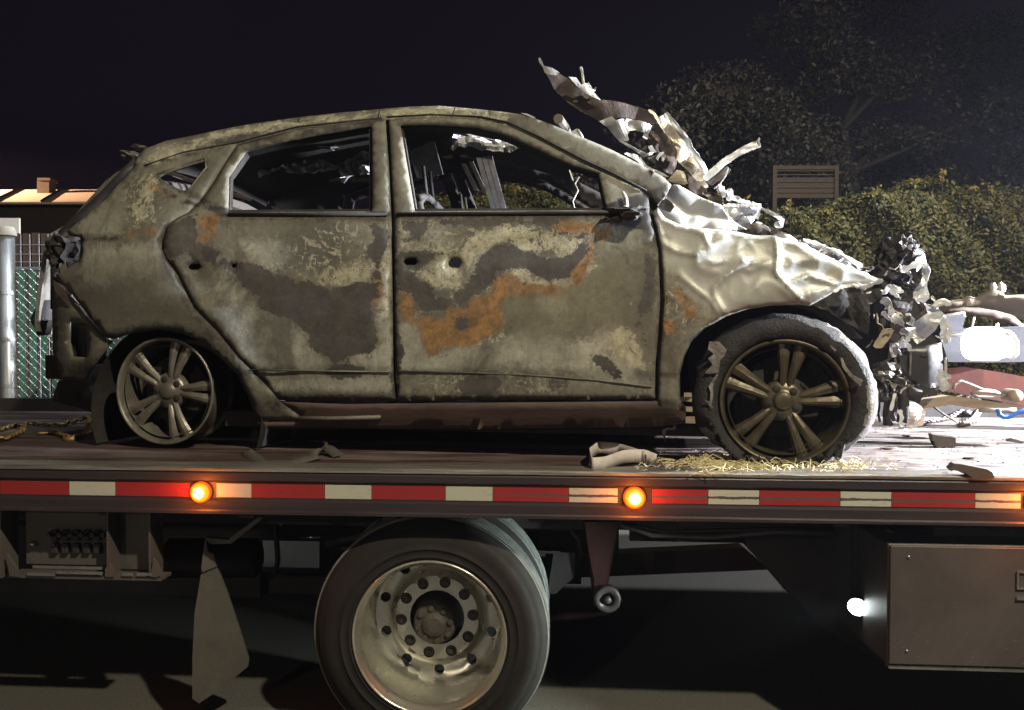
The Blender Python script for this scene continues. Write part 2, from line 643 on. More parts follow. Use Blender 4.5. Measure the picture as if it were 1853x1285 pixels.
for u, v, c in ((56, 985, M['chrome']), (95, 986, M['redbeam'])):
    q = PX(u, v, yb - .03)
    bm = bmesh.new()
    tube(bm, [q, q + Vector((0, .03, 0))], .009, 10)
    bm_obj('control_knob', bm, c, truck, True)
# hinge strip and little brackets under the control box
bm = bmesh.new()
for u0, u1, v in ((50, 100, 1037), (104, 186, 1034), (222, 242, 1037), (248, 276, 1037), (60, 185, 1024)):
    a, b = PX(u0, v, .062), PX(u1, v, .062)
    box(bm, a.x, b.x, .058, .066, a.z - .009, a.z + .002)
bm_obj('hinge_strip', bm, M['chrome'], truck)
px_sheet('corner_bracket', TF, [(198, 1020), (206, 1036), (206, 1044), (190, 1044), (190, 1030)], .06, .01, M['box'], truck)
px_sheet('corner_bracket', TF, [(278, 1010), (294, 1038), (284, 1045), (272, 1044)], .06, .01, M['box'], truck)
px_sheet('corner_bracket', TF, [(12, 1002), (30, 1030), (34, 1044), (17, 1042)], .06, .01, M['box'], truck)
px_sheet('small_block', TF, [(249, 985), (262, 985), (262, 997), (249, 997)], .2, .03, M['chrome'], truck)

# rear wheels (dual)
WC = TF.at(776, 1156, .07)
TR_, LW = .468, .245


def tyre_prof(y0):
    R0 = TR_
    p = [(.292, y0 + .012), (.300, y0 - .002), (.312, y0 - .004), (.313, y0 - .008), (.318, y0 - .008), (.319, y0 - .006), (.335, y0 - .010), (.345, y0 - .011), (.346, y0 - .014), (.350, y0 - .014), (.351, y0 - .011), (.375, y0 - .012), (.405, y0 - .006), (.420, y0 + .002), (.431, y0 + .014), (.436, y0 + .015), (.447, y0 + .030)]
    p += [(R0 - .008, y0 + .042), (R0 - .002, y0 + .048)]
    yy = y0 + .048
    t = []
    wd = (LW - .096 - .04) / 5
    for k in range(5):
        t += [(R0, yy), (R0, yy + wd)]
        yy += wd
        if k < 4:
            t += [(R0 - .013, yy + .001), (R0 - .013, yy + .009)]
            yy += .010
    end = y0 + LW
    p2 = [(R0 - .002, end - .048), (R0 - .008, end - .042), (.447, end - .03), (.420, end - .002), (.385, end + .012), (.335, end + .010), (.300, end + .002), (.292, end - .012)]
    return p, t, p2


def truck_wheel(xc, zc, yf, flip=False):
    """outer wheel of a dual pair, its lip plane at yf"""
    s = -1 if flip else 1
    bm = bmesh.new()
    pr, tr, p2 = tyre_prof(0)
    allp = [(r, yf + s * (y + .012)) for r, y in pr + tr + p2]
    lathe(bm, allp, 96, (xc, 0, zc))
    n0 = len(pr)
    ty = bm_obj('wheel_tyre', bm, M['rubber'], truck, False)
    ty.data.materials.append(M['tread'])
    nb = 96
    for f in ty.data.polygons:
        k = f.index // nb
        f.use_smooth = not (n0 - 1 <= k < n0 + len(tr))
        if n0 - 2 <= k < n0 + len(tr) + 1:
            f.material_index = 1
    # rim barrel
    bm = bmesh.new()
    prof = [(.303, .016), (.304, .004), (.300, .000), (.295, .003), (.291, .014), (.286, .024), (.279, .034), (.2765, .05), (.2765, .12), (.273, .15), (.268, .19), (.265, .24), (.263, .29)]
    lathe(bm, [(r, yf + s * y) for r, y in prof], 96, (xc, 0, zc))
    rim = bm_obj('wheel_rim', bm, M['alloy'], truck, True)
    return ty, rim


def wheel_disc(parent, xc, zc, yf):
    """alloy disc: flat bolting face with ten stud holes, dished outer part with ten hand holes"""
    pts, edges, loops = [], [], []

    def ring(r, cx, cz, n):
        i0 = len(pts)
        for k in range(n):
            a = 2 * math.pi * k / n
            pts.append(Vector((cx + r * math.cos(a), cz + r * math.sin(a))))
        for k in range(n):
            edges.append((i0 + k, i0 + (k + 1) % n))

    ring(.252, 0, 0, 96)
    ring(.108, 0, 0, 64)
    for rr in (.120, .165, .172, .178, .184, .192, .205, .24):
        n = int(rr * 300)
        for k in range(n):
            a = 2 * math.pi * (k + .3) / n
            pts.append(Vector((rr * math.cos(a), rr * math.sin(a))))
    holes = []
    for k in range(10):
        a = R(72 - 36 * k + 5)
        holes.append((.143 * math.cos(a), .143 * math.sin(a), .0225))
        a = R(163 + 36 * k + 0)
        holes.append((.222 * math.cos(a), .222 * math.sin(a), .0205))
    clean = []
    keep = []
    for i, p in enumerate(pts):
        if i < 160 or all((p.x - h[0]) ** 2 + (p.y - h[1]) ** 2 > (h[2] + .006) ** 2 for h in holes):
            keep.append(p)
    pts = keep
    for h in holes:
        ring(h[2], h[0], h[1], 20)
    res = delaunay_2d_cdt(pts, edges, [], 0, 1e-6)
    V, F = res[0], res[2]

    KR = 1.055

    def dep(r):
        return .07 + float(np.interp(r, [.10, .160, .168, .176, .188, .21, .235, .2522], [.185, .185, .188, .205, .222, .228, .222, .212]))

    bm = bmesh.new()
    bv = [bm.verts.new((xc + p.x * KR, yf + dep(math.hypot(p.x, p.y)), zc + p.y * KR)) for p in V]
    for f in F:
        c = sum((V[i] for i in f), Vector((0, 0))) / 3
        r = c.length
        if r < .107 or r > .2525 or any((c.x - h[0]) ** 2 + (c.y - h[1]) ** 2 < h[2] ** 2 * .96 for h in holes):
            continue
        bm.faces.new([bv[i] for i in f])
    bmesh.ops.delete(bm, geom=[v for v in bm.verts if not v.link_faces], context='VERTS')
    bmesh.ops.recalc_face_normals(bm, faces=bm.faces)
    # thickness through the holes
    be = [e for e in bm.edges if e.is_boundary]
    r = bmesh.ops.extrude_edge_only(bm, edges=be)
    for v in r['geom']:
        if isinstance(v, bmesh.types.BMVert):
            v.co.y += .02
    o = bm_obj('wheel_disc', bm, M['alloy'], truck, True)
    o.data.set_sharp_from_angle(angle=R(35))
    # studs and nuts
    for k in range(10):
        h = holes[2 * k]
        bm = bmesh.new()
        disc_at(bm, (xc + h[0] * KR, 0, zc + h[1] * KR), .0215, yf + .260, yf + .28, 14)
        disc_at(bm, (xc + h[0] * KR, 0, zc + h[1] * KR), .012, yf + .250, yf + .265, 6)
        bm_obj('wheel_nut', bm, M['hub'], o)
    # hub end
    bm = bmesh.new()
    rg = lathe(bm, [(.10, yf + .31), (.092, yf + .27), (.088, yf + .185), (.080, yf + .173), (.050, yf + .169), (.048, yf + .159), (.030, yf + .153)], 40, (xc, 0, zc))
    bm.faces.new(rg[-1])
    for k in range(8):
        a = R(45 * k + 10)
        disc_at(bm, (xc + .067 * math.cos(a), 0, zc + .067 * math.sin(a)), .012, yf + .159, yf + .175, 8)
    bm_obj('hub', bm, M['hub'], o)
    bm = bmesh.new()
    rg = lathe(bm, [(.25, yf + .322), (.02, yf + .322)], 32, (xc, 0, zc))
    bm_obj('brake_drum', bm, M['black'], o)


ty, rim = truck_wheel(WC.x, WC.z, .07)
wheel_disc(rim, WC.x, WC.z, .07)
truck_wheel(WC.x, WC.z, .07 + .325)
truck_wheel(WC.x, WC.z, 2.56, True)
truck_wheel(WC.x, WC.z, 2.56 - .325, True)
bm = bmesh.new()
tube(bm, [(WC.x, .33, WC.z), (WC.x, .8, WC.z), (WC.x, 1.0, WC.z), (WC.x, 1.3, WC.z), (WC.x, 1.6, WC.z), (WC.x, 1.8, WC.z), (WC.x, 2.3, WC.z)],
     [.09, .075, .09, .19, .09, .075, .09], 16)
bm_obj('axle', bm, M['black'], truck, True)

# hanging bracket with pulley and the tube beside it
px_sheet('hanging_bracket', TF, [(1058, 945), (1120, 945), (1108, 1000), (1098, 1045), (1094, 1095), (1074, 1097), (1075, 1050), (1066, 1000)],
         .75, .05, M['maroon'], truck)
p = TF.at(1099, 1084, .74)
bm = bmesh.new()
lathe(bm, [(.030, .0), (.030, -.012), (.052, -.016), (.062, -.010), (.062, .03), (.030, .03)], 28, (p.x, .74, p.z), True)
disc_at(bm, (p.x, 0, p.z), .018, .715, .76, 10)
bm_obj('pulley', bm, M['box'], truck, True)
bm = bmesh.new()
tube(bm, [TF.at(975, 1118, .9), TF.at(1040, 1114, .9), TF.at(1085, 1109, .9), TF.at(1112, 1102, .9), TF.at(1124, 1085, .9)], .022, 10)
bm_obj('frame_tube', bm, M['maroon'], truck, True)
px_sheet('spring_hanger', TF, [(1002, 1000), (1040, 1000), (1040, 1045), (1022, 1058), (1006, 1075), (990, 1075)], .8, .1, M['black'], truck)

# dark guard / tank in front of the tool box
px_sheet('tank_guard', TF, [(1345, 955), (1352, 991), (1392, 1031), (1425, 1066), (1480, 1130), (1560, 1180), (1606, 1205), (1606, 955)],
         1.05, .6, M['black'], truck)
px_sheet('fender_plate', TF, [(1530, 955), (1545, 1010), (1572, 1030), (1590, 1060), (1606, 1062), (1606, 955)], .75, .02, M['box'], truck)

# tool box
a = TF.at(1610, 986, .03)
b = TF.at(1608, 1206, .03)
x0, x1, z0, z1 = a.x, a.x + 1.5, b.z, a.z
bm = bmesh.new()
box(bm, x0, x1, .045, .62, z0, z1, bev=.004)
tb = bm_obj('tool_box', bm, M['box'], truck)
bm = bmesh.new()
box(bm, x0 + .004, x1, .031, .044, z0 + .008, z1 - .004, bev=.003)
bm_obj('box_door', bm, M['box_door'], tb)
bm = bmesh.new()
box(bm, x0, x1, .026, .06, z0 - .007, z0 + .001)
bm_obj('door_sill', bm, M['chrome'], tb)
for u, v in ((1644, 1008), (1641, 1178)):
    p = TF.at(u, v, .03)
    bm = bmesh.new()
    disc_at(bm, (p.x, 0, p.z), .0055, .026, .032, 10)
    bm_obj('rivet', bm, M['chrome'], tb, True)
p = TF.at(1862, 1050, .03)
bm = bmesh.new()
lw, lh, th = .045, .033, .006
box(bm, p.x - lw, p.x + lw, .022, .031, p.z + lh - th, p.z + lh)
box(bm, p.x - lw, p.x + lw, .022, .031, p.z - lh, p.z - lh + th)
box(bm, p.x - lw, p.x - lw + th, .022, .031, p.z - lh + th, p.z + lh - th)
box(bm, p.x + lw - th, p.x + lw, .022, .031, p.z - lh + th, p.z + lh - th)
box(bm, p.x - lw, p.x + lw, .020, .030, p.z - lh - .038, p.z - lh - .028)
bm_obj('latch', bm, M['chrome'], tb)
# beam above the tool box
a, b = TF.at(1690, 950, .2), TF.at(1690, 980, .2)
bm = bmesh.new()
box(bm, a.x, a.x + 1.4, .2, .3, b.z, .984)
bm_obj('sub_rail', bm, M['box'], truck)
bm = bmesh.new()
tube(bm, [TF.at(1600, 958, .22), TF.at(1620, 966, .22), TF.at(1650, 972, .22), TF.at(1690, 966, .22)], .012)
bm_obj('air_line', bm, M['rail'], truck, True)

# white work lamp hung under the deck
p = TF.at(1552, 1097, .30)
ld = Vector((-.55, -1, -.12)).normalized()
q = ld.to_track_quat('-Y', 'Z').to_matrix().to_4x4()
bm = bmesh.new()
rg = lathe(bm, [(.018, .05), (.036, .035), (.042, .0), (.042, -.012), (.036, -.012)], 28, closed=False)
bm.faces.new(rg[0][::-1])
lampob = bm_obj('work_lamp', bm, M['black'], truck, True)
lampob.matrix_local = Matrix.Translation(p) @ q
bm = bmesh.new()
rg = lathe(bm, [(.0365, -.008), (.03, -.014), (.018, -.018)], 28)
bm.faces.new(rg[-1])
bm_obj('lamp_lens', bm, M['led'], lampob, True)
bm = bmesh.new()
box(bm, p.x - .01, p.x + .01, .335, .35, p.z, .99)
bm_obj('lamp_bracket', bm, M['black'], truck)
lamp('work_lamp_light', 'SPOT', TF.M @ (p + ld * .07), 190, (.86, 1.0, .95), TF.M @ (p + Vector((-1.6, .02, -.1))), spot_size=R(62), spot_blend=.8, shadow_soft_size=.03)

# hoses, tank and brackets under the deck
bm = bmesh.new()
tube(bm, [TF.at(590, 985, 1.2), TF.at(700, 960, 1.2), TF.at(1030, 955, 1.2), TF.at(1045, 975, 1.2), TF.at(1050, 1010, 1.2)], .016, 8)
bm_obj('hydraulic_hose', bm, M['box'], truck, True)
bm = bmesh.new()
tube(bm, [TF.at(1125, 950, .6), TF.at(1180, 968, .6), TF.at(1290, 972, .6), TF.at(1400, 962, .6), TF.at(1530, 966, .6)], .012, 8)
bm_obj('hydraulic_hose', bm, M['box'], truck, True)
bm = bmesh.new()
tube(bm, [TF.at(1120, 945, .7), TF.at(1200, 962, .7), TF.at(1420, 956, .7), TF.at(1520, 960, .7)], .008, 8)
bm_obj('air_line', bm, M['rail'], truck, True)
bm = bmesh.new()
a, b = TF.at(300, 1010, 1.0), TF.at(470, 1010, 1.0)
tube(bm, [a, a + Vector((.02, 0, 0)), b - Vector((.02, 0, 0)), b], [.07, .10, .10, .07], 20)
bm_obj('air_tank', bm, M['black'], truck, True)
for k in range(5):
    bm = bmesh.new()
    h_ = .52 - .07 * k
    box(bm, WC.x - h_, WC.x + h_, .80, .87, WC.z + .10 + .014 * (4 - k), WC.z + .112 + .014 * (4 - k))
    bm_obj('leaf_spring', bm, M['black'], truck)
# headboard and winch area at the front end of the deck
px_sheet('headboard_beam', TF, [(1700, 668), (1745, 664), (1800, 672), (1900, 690), (2100, 720), (2100, 790), (1900, 748), (1835, 730), (1760, 716), (1700, 705)],
         1.75, .16, M['redbeam'], truck, lambda u, v: -(u - 1700) * .0004)
# ================================================================ BACKGROUND
def leaf_cloud(name, centers, normals, size, mat, parent=None, seed=1, n_tri=2, flat=.5):
    """many small folded leaves, one mesh; centers (N,3) float array"""
    rg = np.random.default_rng(seed)
    N = len(centers)
    d = rg.normal(size=(N, 3)); d /= np.linalg.norm(d, axis=1)[:, None]
    up = normals + rg.normal(size=(N, 3)) * flat
    up /= np.linalg.norm(up, axis=1)[:, None]
    a = np.cross(up, d); a /= np.linalg.norm(a, axis=1)[:, None] + 1e-9
    b = np.cross(up, a)
    s = size * rg.uniform(.6, 1.35, N)[:, None]
    tip = centers + a * s
    base = centers - a * s
    l = centers + b * s * .48 + up * s * .12
    r = centers - b * s * .48 + up * s * .12
    V = np.stack([base, l, tip, r], axis=1).reshape(-1, 3)
    idx = np.arange(N)[:, None] * 4
    F = np.concatenate([idx + np.array([[0, 1, 2]]), idx + np.array([[0, 2, 3]])], axis=1).reshape(-1, 3)
    me = bpy.data.meshes.new(name)
    me.vertices.add(len(V)); me.vertices.foreach_set('co', V.astype(np.float32).ravel())
    me.loops.add(len(F) * 3); me.loops.foreach_set('vertex_index', F.astype(np.int32).ravel())
    me.polygons.add(len(F))
    me.polygons.foreach_set('loop_start', np.arange(0, len(F) * 3, 3, dtype=np.int32))
    tone = np.repeat(rg.uniform(0, 1, N), 4).astype(np.float32)
    at = me.attributes.new('tone', 'FLOAT', 'POINT'); at.data.foreach_set('value', tone)
    me.update(); me.validate()
    return link(name, me, mat, parent)


def leaf_mat(name, c1, c2, c3):
    t = NT(name)
    a = t.n('Attribute', attribute_name='tone')
    co = t.coord()
    big = t.noise(co, 1.1, 3)
    f = t.math('ADD', t.math('MULTIPLY', a.outputs['Fac'], .55), t.math('MULTIPLY', big, .55))
    x = t.n('ValToRGB')
    e = x.color_ramp.elements
    e.new(.5)
    for i, (p, c) in enumerate(((.25, c1), (.55, c2), (.92, c3))):
        e[i].position = p; e[i].color = (*c, 1)
    t.l(f, x.inputs[0])
    t.l(x.outputs[0], t.b.inputs['Base Color'])
    t.b.inputs['Roughness'].default_value = .6
    return t.m


M['hedge'] = leaf_mat('hedge_leaves', (.022, .028, .010), (.065, .070, .016), (.16, .125, .028))
M['tree'] = leaf_mat('tree_leaves', (.022, .022, .022), (.042, .040, .036), (.07, .062, .05))
M['twig'] = pmat('hedge_twigs', (.06, .045, .03), (.03, .022, .015), .8, 0, 8)
M['bark'] = pmat('tree_bark', (.022, .02, .018), (.014, .012, .011), .85, 0, 9, bump=.5)
M['galv'] = pmat('galvanised_steel', (.52, .55, .60), (.40, .43, .48), .42, .6, 14, bump=.08)
M['slat'] = pmat('green_vinyl_slat', (.10, .30, .23), (.07, .22, .17), .5, 0, 4, bump=.05)
M['brownslat'] = pmat('brown_vinyl_slat', (.075, .050, .044), (.05, .034, .03), .6, 0, 6, bump=.1)
M['roof'] = pmat('pale_metal_roof', (.60, .50, .42), (.55, .46, .38), .5, .0, 1.5, bump=.03)
M['seam'] = pmat('dark_roof_seam', (.03, .025, .02), None, .7)
M['wall'] = pmat('dark_brown_wall', (.05, .032, .026), (.035, .022, .018), .85, 0, 4)
M['brick'] = pmat('brown_brick', (.09, .062, .05), (.06, .04, .03), .85, 0, 10, bump=.4)
M['pale'] = pmat('pale_board', (.42, .40, .36), (.36, .34, .31), .7, 0, 4)
M['timber'] = pmat('brown_timber', (.055, .038, .028), (.038, .026, .020), .75, 0, 5, (1, 1, 6))
M['white'] = pmat('white_sheet', (.70, .70, .68), (.6, .6, .58), .6, 0, 3)


def hedge_top(x):
    # measured crest: lower at the left, rising to the right
    z = np.interp(x, [-.5, .6, 1.4, 2.3, 2.9, 3.5, 4.2, 4.7, 5.4, 6.5, 9],
                  [3.12, 3.12, 3.08, 2.92, 2.93, 3.02, 3.10, 3.24, 3.22, 3.20, 3.22])
    return z + .05 * np.sin(x * 3.1 + .5) + .035 * np.sin(x * 8.3)


rg = np.random.default_rng(5)
hedge = empty('hedge', 'long clipped green hedge standing behind the tow truck, taller towards the right', 'hedge', WF, loc=(0, 0, 0))
HY = 8.6
N = 120000
hx = rg.uniform(-.9, 8.2, N)
top = hedge_top(hx)
q = rg.uniform(0, 1, N)
front = rg.uniform(0, 1, N) < .72
hz = np.where(front, top * (1 - q ** 1.5 * .72), top + rg.normal(0, .035, N) - rg.exponential(.05, N))
lump = .16 * np.sin(hx * 2.1) * np.cos(hz * 2.7) + .10 * np.sin(hx * 5.7 + hz * 4) + .06 * np.sin(hx * 13 + hz * 9.)
rounded = np.clip((hz - (top - .35)) / .35, 0, 1) ** 2 * .35
hy = np.where(front, HY + lump + rounded + rg.exponential(.09, N), HY + .25 + rg.uniform(0, 1.1, N))
sprig = rg.uniform(0, 1, N) < .02
hz = np.where(sprig, hz + rg.uniform(0, .09, N), hz)
nrm = np.stack([np.zeros(N), np.where(front, -1.0, -.3), np.where(front, .5, 1.0)], axis=1)
o = leaf_cloud('foliage', np.stack([hx, hy, hz], axis=1), nrm, .026, M['hedge'], hedge, 3, flat=.8)
o['kind'] = 'stuff'
# shrub shoots with yellow leaves standing out of the crest
bm = bmesh.new()
cs, nn = [], []
for i in range(46):
    x = rnd.uniform(.2, 6.4)
    if i < 7: x = rnd.uniform(.62, .95)
    zt = float(hedge_top(x)) - .05
    h = rnd.uniform(.08, .24) if i < 7 else rnd.uniform(.05, .15)
    y = HY + rnd.uniform(.0, .3)
    lean = rnd.uniform(-.06, .06)
    tube(bm, [(x, y, zt - .3), (x + lean * .5, y, zt), (x + lean, y, zt + h)], [.006, .004, .002], 5)
    for k in range(16):
        f = rnd.uniform(.2, 1.05)
        cs.append((x + lean * f + rnd.gauss(0, .025), y + rnd.gauss(0, .025), zt + h * f)); nn.append((0, -1, .3))
bm_obj('shoots', bm, M['twig'], hedge)['kind'] = 'stuff'
M['yellow_leaf'] = leaf_mat('yellowing_leaves', (.08, .075, .015), (.16, .125, .02), (.27, .18, .03))
o = leaf_cloud('shoot_leaves', np.array(cs), np.array(nn, float), .026, M['yellow_leaf'], hedge, 9)
o['kind'] = 'stuff'
# dark twiggy core so that the hedge is not see-through
bm = bmesh.new()
xs = np.linspace(-.8, 8.1, 90)
prof = []
for x in xs:
    t_ = float(hedge_top(x)) - .16
    prof.append([bm.verts.new((x, HY + .30 + .05 * math.sin(x * 5), .0)), bm.verts.new((x, HY + .28 + .08 * math.sin(x * 4), t_ * .6)),
                 bm.verts.new((x, HY + .42, t_)), bm.verts.new((x, HY + 1.1, t_)), bm.verts.new((x, HY + 1.25, .0))])
for i in range(len(prof) - 1):
    for k in range(4):
        bm.faces.new((prof[i][k], prof[i + 1][k], prof[i + 1][k + 1], prof[i][k + 1]))
bm_obj('hedge_core', bm, M['twig'], hedge)


def tree(x, y, h, rad, seed, label):
    r = random.Random(seed)
    g = np.random.default_rng(seed)
    t = empty('tree', label, 'tree', WF, 'dim trees behind the hedge', loc=(x, y, 0))
    bm = bmesh.new()
    pts = [(0, 0, 0)]
    for k in range(1, 7):
        pts.append((r.gauss(0, .12) * k * .5, r.gauss(0, .12) * k * .5, h * .82 * k / 6))
    tube(bm, pts, [.16 - .021 * k for k in range(7)], 9)
    tips = []
    for k in range(20):
        b = r.randint(2, 5)
        p0 = Vector(pts[b]) + (Vector(pts[b + 1]) - Vector(pts[b])) * r.random()
        a = r.uniform(0, 6.28)
        L = rad * r.uniform(.5, .95)
        p1 = p0 + Vector((math.cos(a) * L * .5, math.sin(a) * L * .5, L * r.uniform(.2, .5)))
        p2 = p0 + Vector((math.cos(a) * L, math.sin(a) * L, L * r.uniform(.3, 1.0)))
        tube(bm, [p0, p1, p2], [.05, .03, .01], 6)
        tips += [p1, p2, (p1 + p2) / 2]
    bm_obj('trunk', bm, M['bark'], t)
    tips += [Vector(pts[-1]) + Vector((0, 0, .3))]
    C = []
    for k, p in enumerate(tips):
        n = r.randint(300, 700)
        c = g.normal(size=(n, 3)); c /= np.linalg.norm(c, axis=1)[:, None]
        c *= (g.uniform(0, 1, n) ** .4)[:, None] * np.array([.62, .62, .42]) * r.uniform(.6, 1.25)
        C.append(c + np.array(p))
    C = np.concatenate(C)
    o = leaf_cloud('crown', C, np.tile([0, -.4, .8], (len(C), 1)), .040, M['tree'], t, seed, flat=1.0)
    return t


tree(5.8, 13.2, 7.0, 2.3, 11, 'dim tree behind the hedge, directly above the brown slatted frame')
tree(8.6, 14.0, 7.4, 2.4, 12, 'dim tree behind the hedge, second from the right edge of the picture')
tree(3.9, 14.5, 5.9, 1.9, 13, 'dim leftmost tree, behind the torn hood sheet of the burned car')
tree(1.3, 12.6, 4.3, 1.5, 15, 'dim low tree seen through the front window of the burned car')
tree(11.0, 14.4, 6.6, 2.3, 14, 'dim tree behind the hedge at the right edge of the picture')

# brown slatted frame above the hedge
fr = empty('slatted_frame', 'brown rectangular frame with horizontal slats standing up behind the hedge', 'sign frame', WF, loc=(0, 10.4, 0))
a = WF.at(1401, 300, 10.4); b = WF.at(1512, 352, 10.4)
for x in (a.x, b.x):
    bm = bmesh.new(); box(bm, x - .025, x + .025, -.03, .03, 0, a.z)
    bm_obj('post', bm, M['timber'], fr)
bm = bmesh.new(); box(bm, a.x + .026, b.x - .026, -.025, .025, a.z - .05, a.z - .002)
bm_obj('rail', bm, M['timber'], fr)
for i, (v0, v1) in enumerate(((308, 311), (315, 318), (321, 331), (331, 341), (341, 350), (350, 359))):
    z1, z0 = WF.at(1401, v0, 10.4).z, WF.at(1401, v1, 10.4).z
    bm = bmesh.new(); box(bm, a.x + .026, b.x - .026, -.012, .012, z0 + .004, z1 - .004)
    bm_obj('slat', bm, M['timber'], fr)

# ---------------- chain link fence with green slats at the left
FY = 6.05
fence = empty('chain_link_fence', 'galvanised chain link fence with green privacy slats behind the truck deck at the left', 'fence', WF, loc=(0, FY, 0))
pt = WF.at(12, 424, FY)
pr = WF.at(112, 700, FY)
fx0, fx1 = pt.x + .07, pr.x + .55
ftop = WF.at(60, 487, FY).z
bm = bmesh.new()
tube(bm, [(pt.x, 0, 0), (pt.x, 0, pt.z)], .052, 20)
post = bm_obj('post', bm, M['galv'], fence, True)
bm = bmesh.new()
rgs = lathe(bm, [(.0, -.06), (.05, -.05), (.066, .0), (.066, .012)], 20)
capo = bm_obj('post_cap', bm, M['pale'], post, True)
capo.rotation_euler = (R(-90), 0, 0)
capo.location = (pt.x, 0, pt.z - .0)
bm = bmesh.new()
p2 = WF.at(-40, 392, FY); p3 = WF.at(25, 420, FY)
box(bm, p2.x, p3.x, .07, .09, p3.z, p2.z)
tag(bm_obj('notice_board', bm, M['pale'], None), 'plain pale board behind the top of the galvanised fence post', 'board').location = (0, FY, 0)
for zz in (ftop, .12, ftop * .5):
    bm = bmesh.new(); tube(bm, [(fx0 - .07, .02, zz), (fx1, .02, zz)], .012 if zz != ftop else .018, 10)
    bm_obj('rail', bm, M['galv'], fence, True)
bm = bmesh.new()
for k in range(6):
    z = .3 + k * .33
    rg_ = lathe(bm, [(.056, -.012), (.056, .012)], 18, (0, 0, 0))
    for ring in rg_:
        for v in ring:
            v.co = Vector((pt.x + v.co.x, v.co.z, z + v.co.y))
bm_obj('tension_band', bm, M['galv'], fence)
sp = .080
k = 0
x = fx0 + .03
while x < fx1 - .03:
    bm = bmesh.new(); box(bm, x - .0235, x + .0235, -.004, .004, .10, ftop - .01 - rnd.uniform(0, .008))
    bm_obj('slat', bm, M['slat'], fence)
    x += sp
    k += 1
# woven wires
bm = bmesh.new()
d = .062
wlen = ftop - .05
n = int((fx1 - fx0 + wlen) / d)


def wire(p, q, r=.0021):
    tube(bm, [p, q], r, 4, False)


for i in range(-2, n + 2):
    for sgn in (1, -1):
        xs_ = fx0 + i * d if sgn == 1 else fx0 - wlen + i * d
        # from bottom z=.05 rising over wlen in x
        if sgn == 1:
            x_a, z_a, x_b, z_b = xs_ - wlen, ftop, xs_, .05
        else:
            x_a, z_a, x_b, z_b = xs_, .05, xs_ + wlen, ftop
        # clip to panel
        def at_x(xx): return z_a + (z_b - z_a) * (xx - x_a) / (x_b - x_a)
        xa, za, xb, zb = x_a, z_a, x_b, z_b
        if xa < fx0: xa, za = fx0, at_x(fx0)
        if xb > fx1: xb, zb = fx1, at_x(fx1)
        if xb - xa < .02: continue
        off = -.010 if sgn == 1 else -.014
        wire((xa, off, za), (xb, off, zb))
wm = bm_obj('chain_link_mesh', bm, M['galv'], fence)
wm['kind'] = 'stuff'
# white sheets leaning behind the fence
for u0, u1, v0, v1 in ((78, 96, 562, 610), (102, 118, 562, 610)):
    pass
a, b = WF.at(74, 610, 6.35), WF.at(118, 562, 6.35)
bm = bmesh.new(); box(bm, 0, b.x - a.x, 0, .02, a.z, b.z)
o = bm_obj('white_panel', bm, M['white']); o.location = (a.x, 6.35, 0)
tag(o, 'white panel seen behind the green slats of the chain link fence', 'panel')

# brown slatted fence with wires beyond
F2 = 8.8
f2 = empty('brown_slat_fence', 'dark brown slat fence with pale wires below the dark building', 'fence', WF, loc=(0, F2, 0))
a, b = WF.at(-90, 421, F2), WF.at(160, 500, F2)
x = a.x
while x < b.x + 1.5:
    bm = bmesh.new(); box(bm, x, x + .075, -.01, .01, .05, a.z - rnd.uniform(0, .012))
    bm_obj('slat', bm, M['brownslat'], f2)
    x += .094
bm = bmesh.new()
for v in (443, 460, 474, 492):
    z = WF.at(50, v, F2 - .03).z
    tube(bm, [(a.x, -.03, z), (b.x + 1.5, -.03, z)], .0045, 6)
x = a.x
while x < b.x + 1.5:
    tube(bm, [(x + .085, -.03, .1), (x + .085, -.03, a.z - .02)], .0016, 5)
    x += .094
bm_obj('wire', bm, M['galv'], f2)
bm = bmesh.new(); box(bm, a.x, b.x + 1.5, .02, .05, .0, a.z - .04)
bm_obj('backing_board', bm, M['wall'], f2)

# dark building with a pale lit metal roof and a chimney
BY = 17.0
bl = empty('low_building', 'low dark building with a pale lit roof and a small chimney, at the left', 'building', WF, loc=(0, BY, 0))
e0, e1 = WF.at(-120, 359, BY), WF.at(150, 366, BY)
r0, r1 = WF.at(3, 336, BY + 2.2), WF.at(160, 343, BY + 2.2)
bm = bmesh.new(); box(bm, -17, e1.x - .2, .25, 4.2, 0, e1.z - .03)
bm_obj('wall', bm, M['wall'], bl)
# roof planes, one panel between each pair of seams
lx0 = -16.0
bm_e = []
eave_z0, eave_z1 = e0.z, e1.z
NP = 9
xe = [e1.x + .15 - k * .97 for k in range(NP)]
for k in range(NP - 1):
    xa, xb = xe[k], xe[k + 1]
    # ridge is shifted to the left of the eave
    ra, rb = xa - .05 + (0 if k else .1), xb - .05
    bm = bmesh.new()
    q = [(xb, 0, e1.z), (xa, 0, e1.z), (ra - .62, 2.2, r1.z), (rb - .62, 2.2, r1.z)]
    q2 = [(x_, y_, z_ - .04) for x_, y_, z_ in q]
    vs_ = [bm.verts.new(p) for p in q + q2]
    for f in ((0, 1, 2, 3), (7, 6, 5, 4), (0, 4, 5, 1), (1, 5, 6, 2), (2, 6, 7, 3), (3, 7, 4, 0)):
        bm.faces.new([vs_[i] for i in f])
    bm_obj('roof_panel', bm, M['roof'], bl)
    bm = bmesh.new()
    tube(bm, [(xb, -.01, e1.z + .025), (rb - .62, 2.2, r1.z + .025)], .03, 4)
    bm_obj('roof_seam', bm, M['seam'], bl)
bm = bmesh.new()
q = [(xe[-1] - .66, 2.2, r1.z), (xe[0] - .57, 2.2, r1.z), (xe[0], 4.4, e1.z), (xe[-1], 4.4, e1.z)]
bm.faces.new([bm.verts.new(p) for p in q])
bm_obj('roof_back', bm, M['roof'], bl)
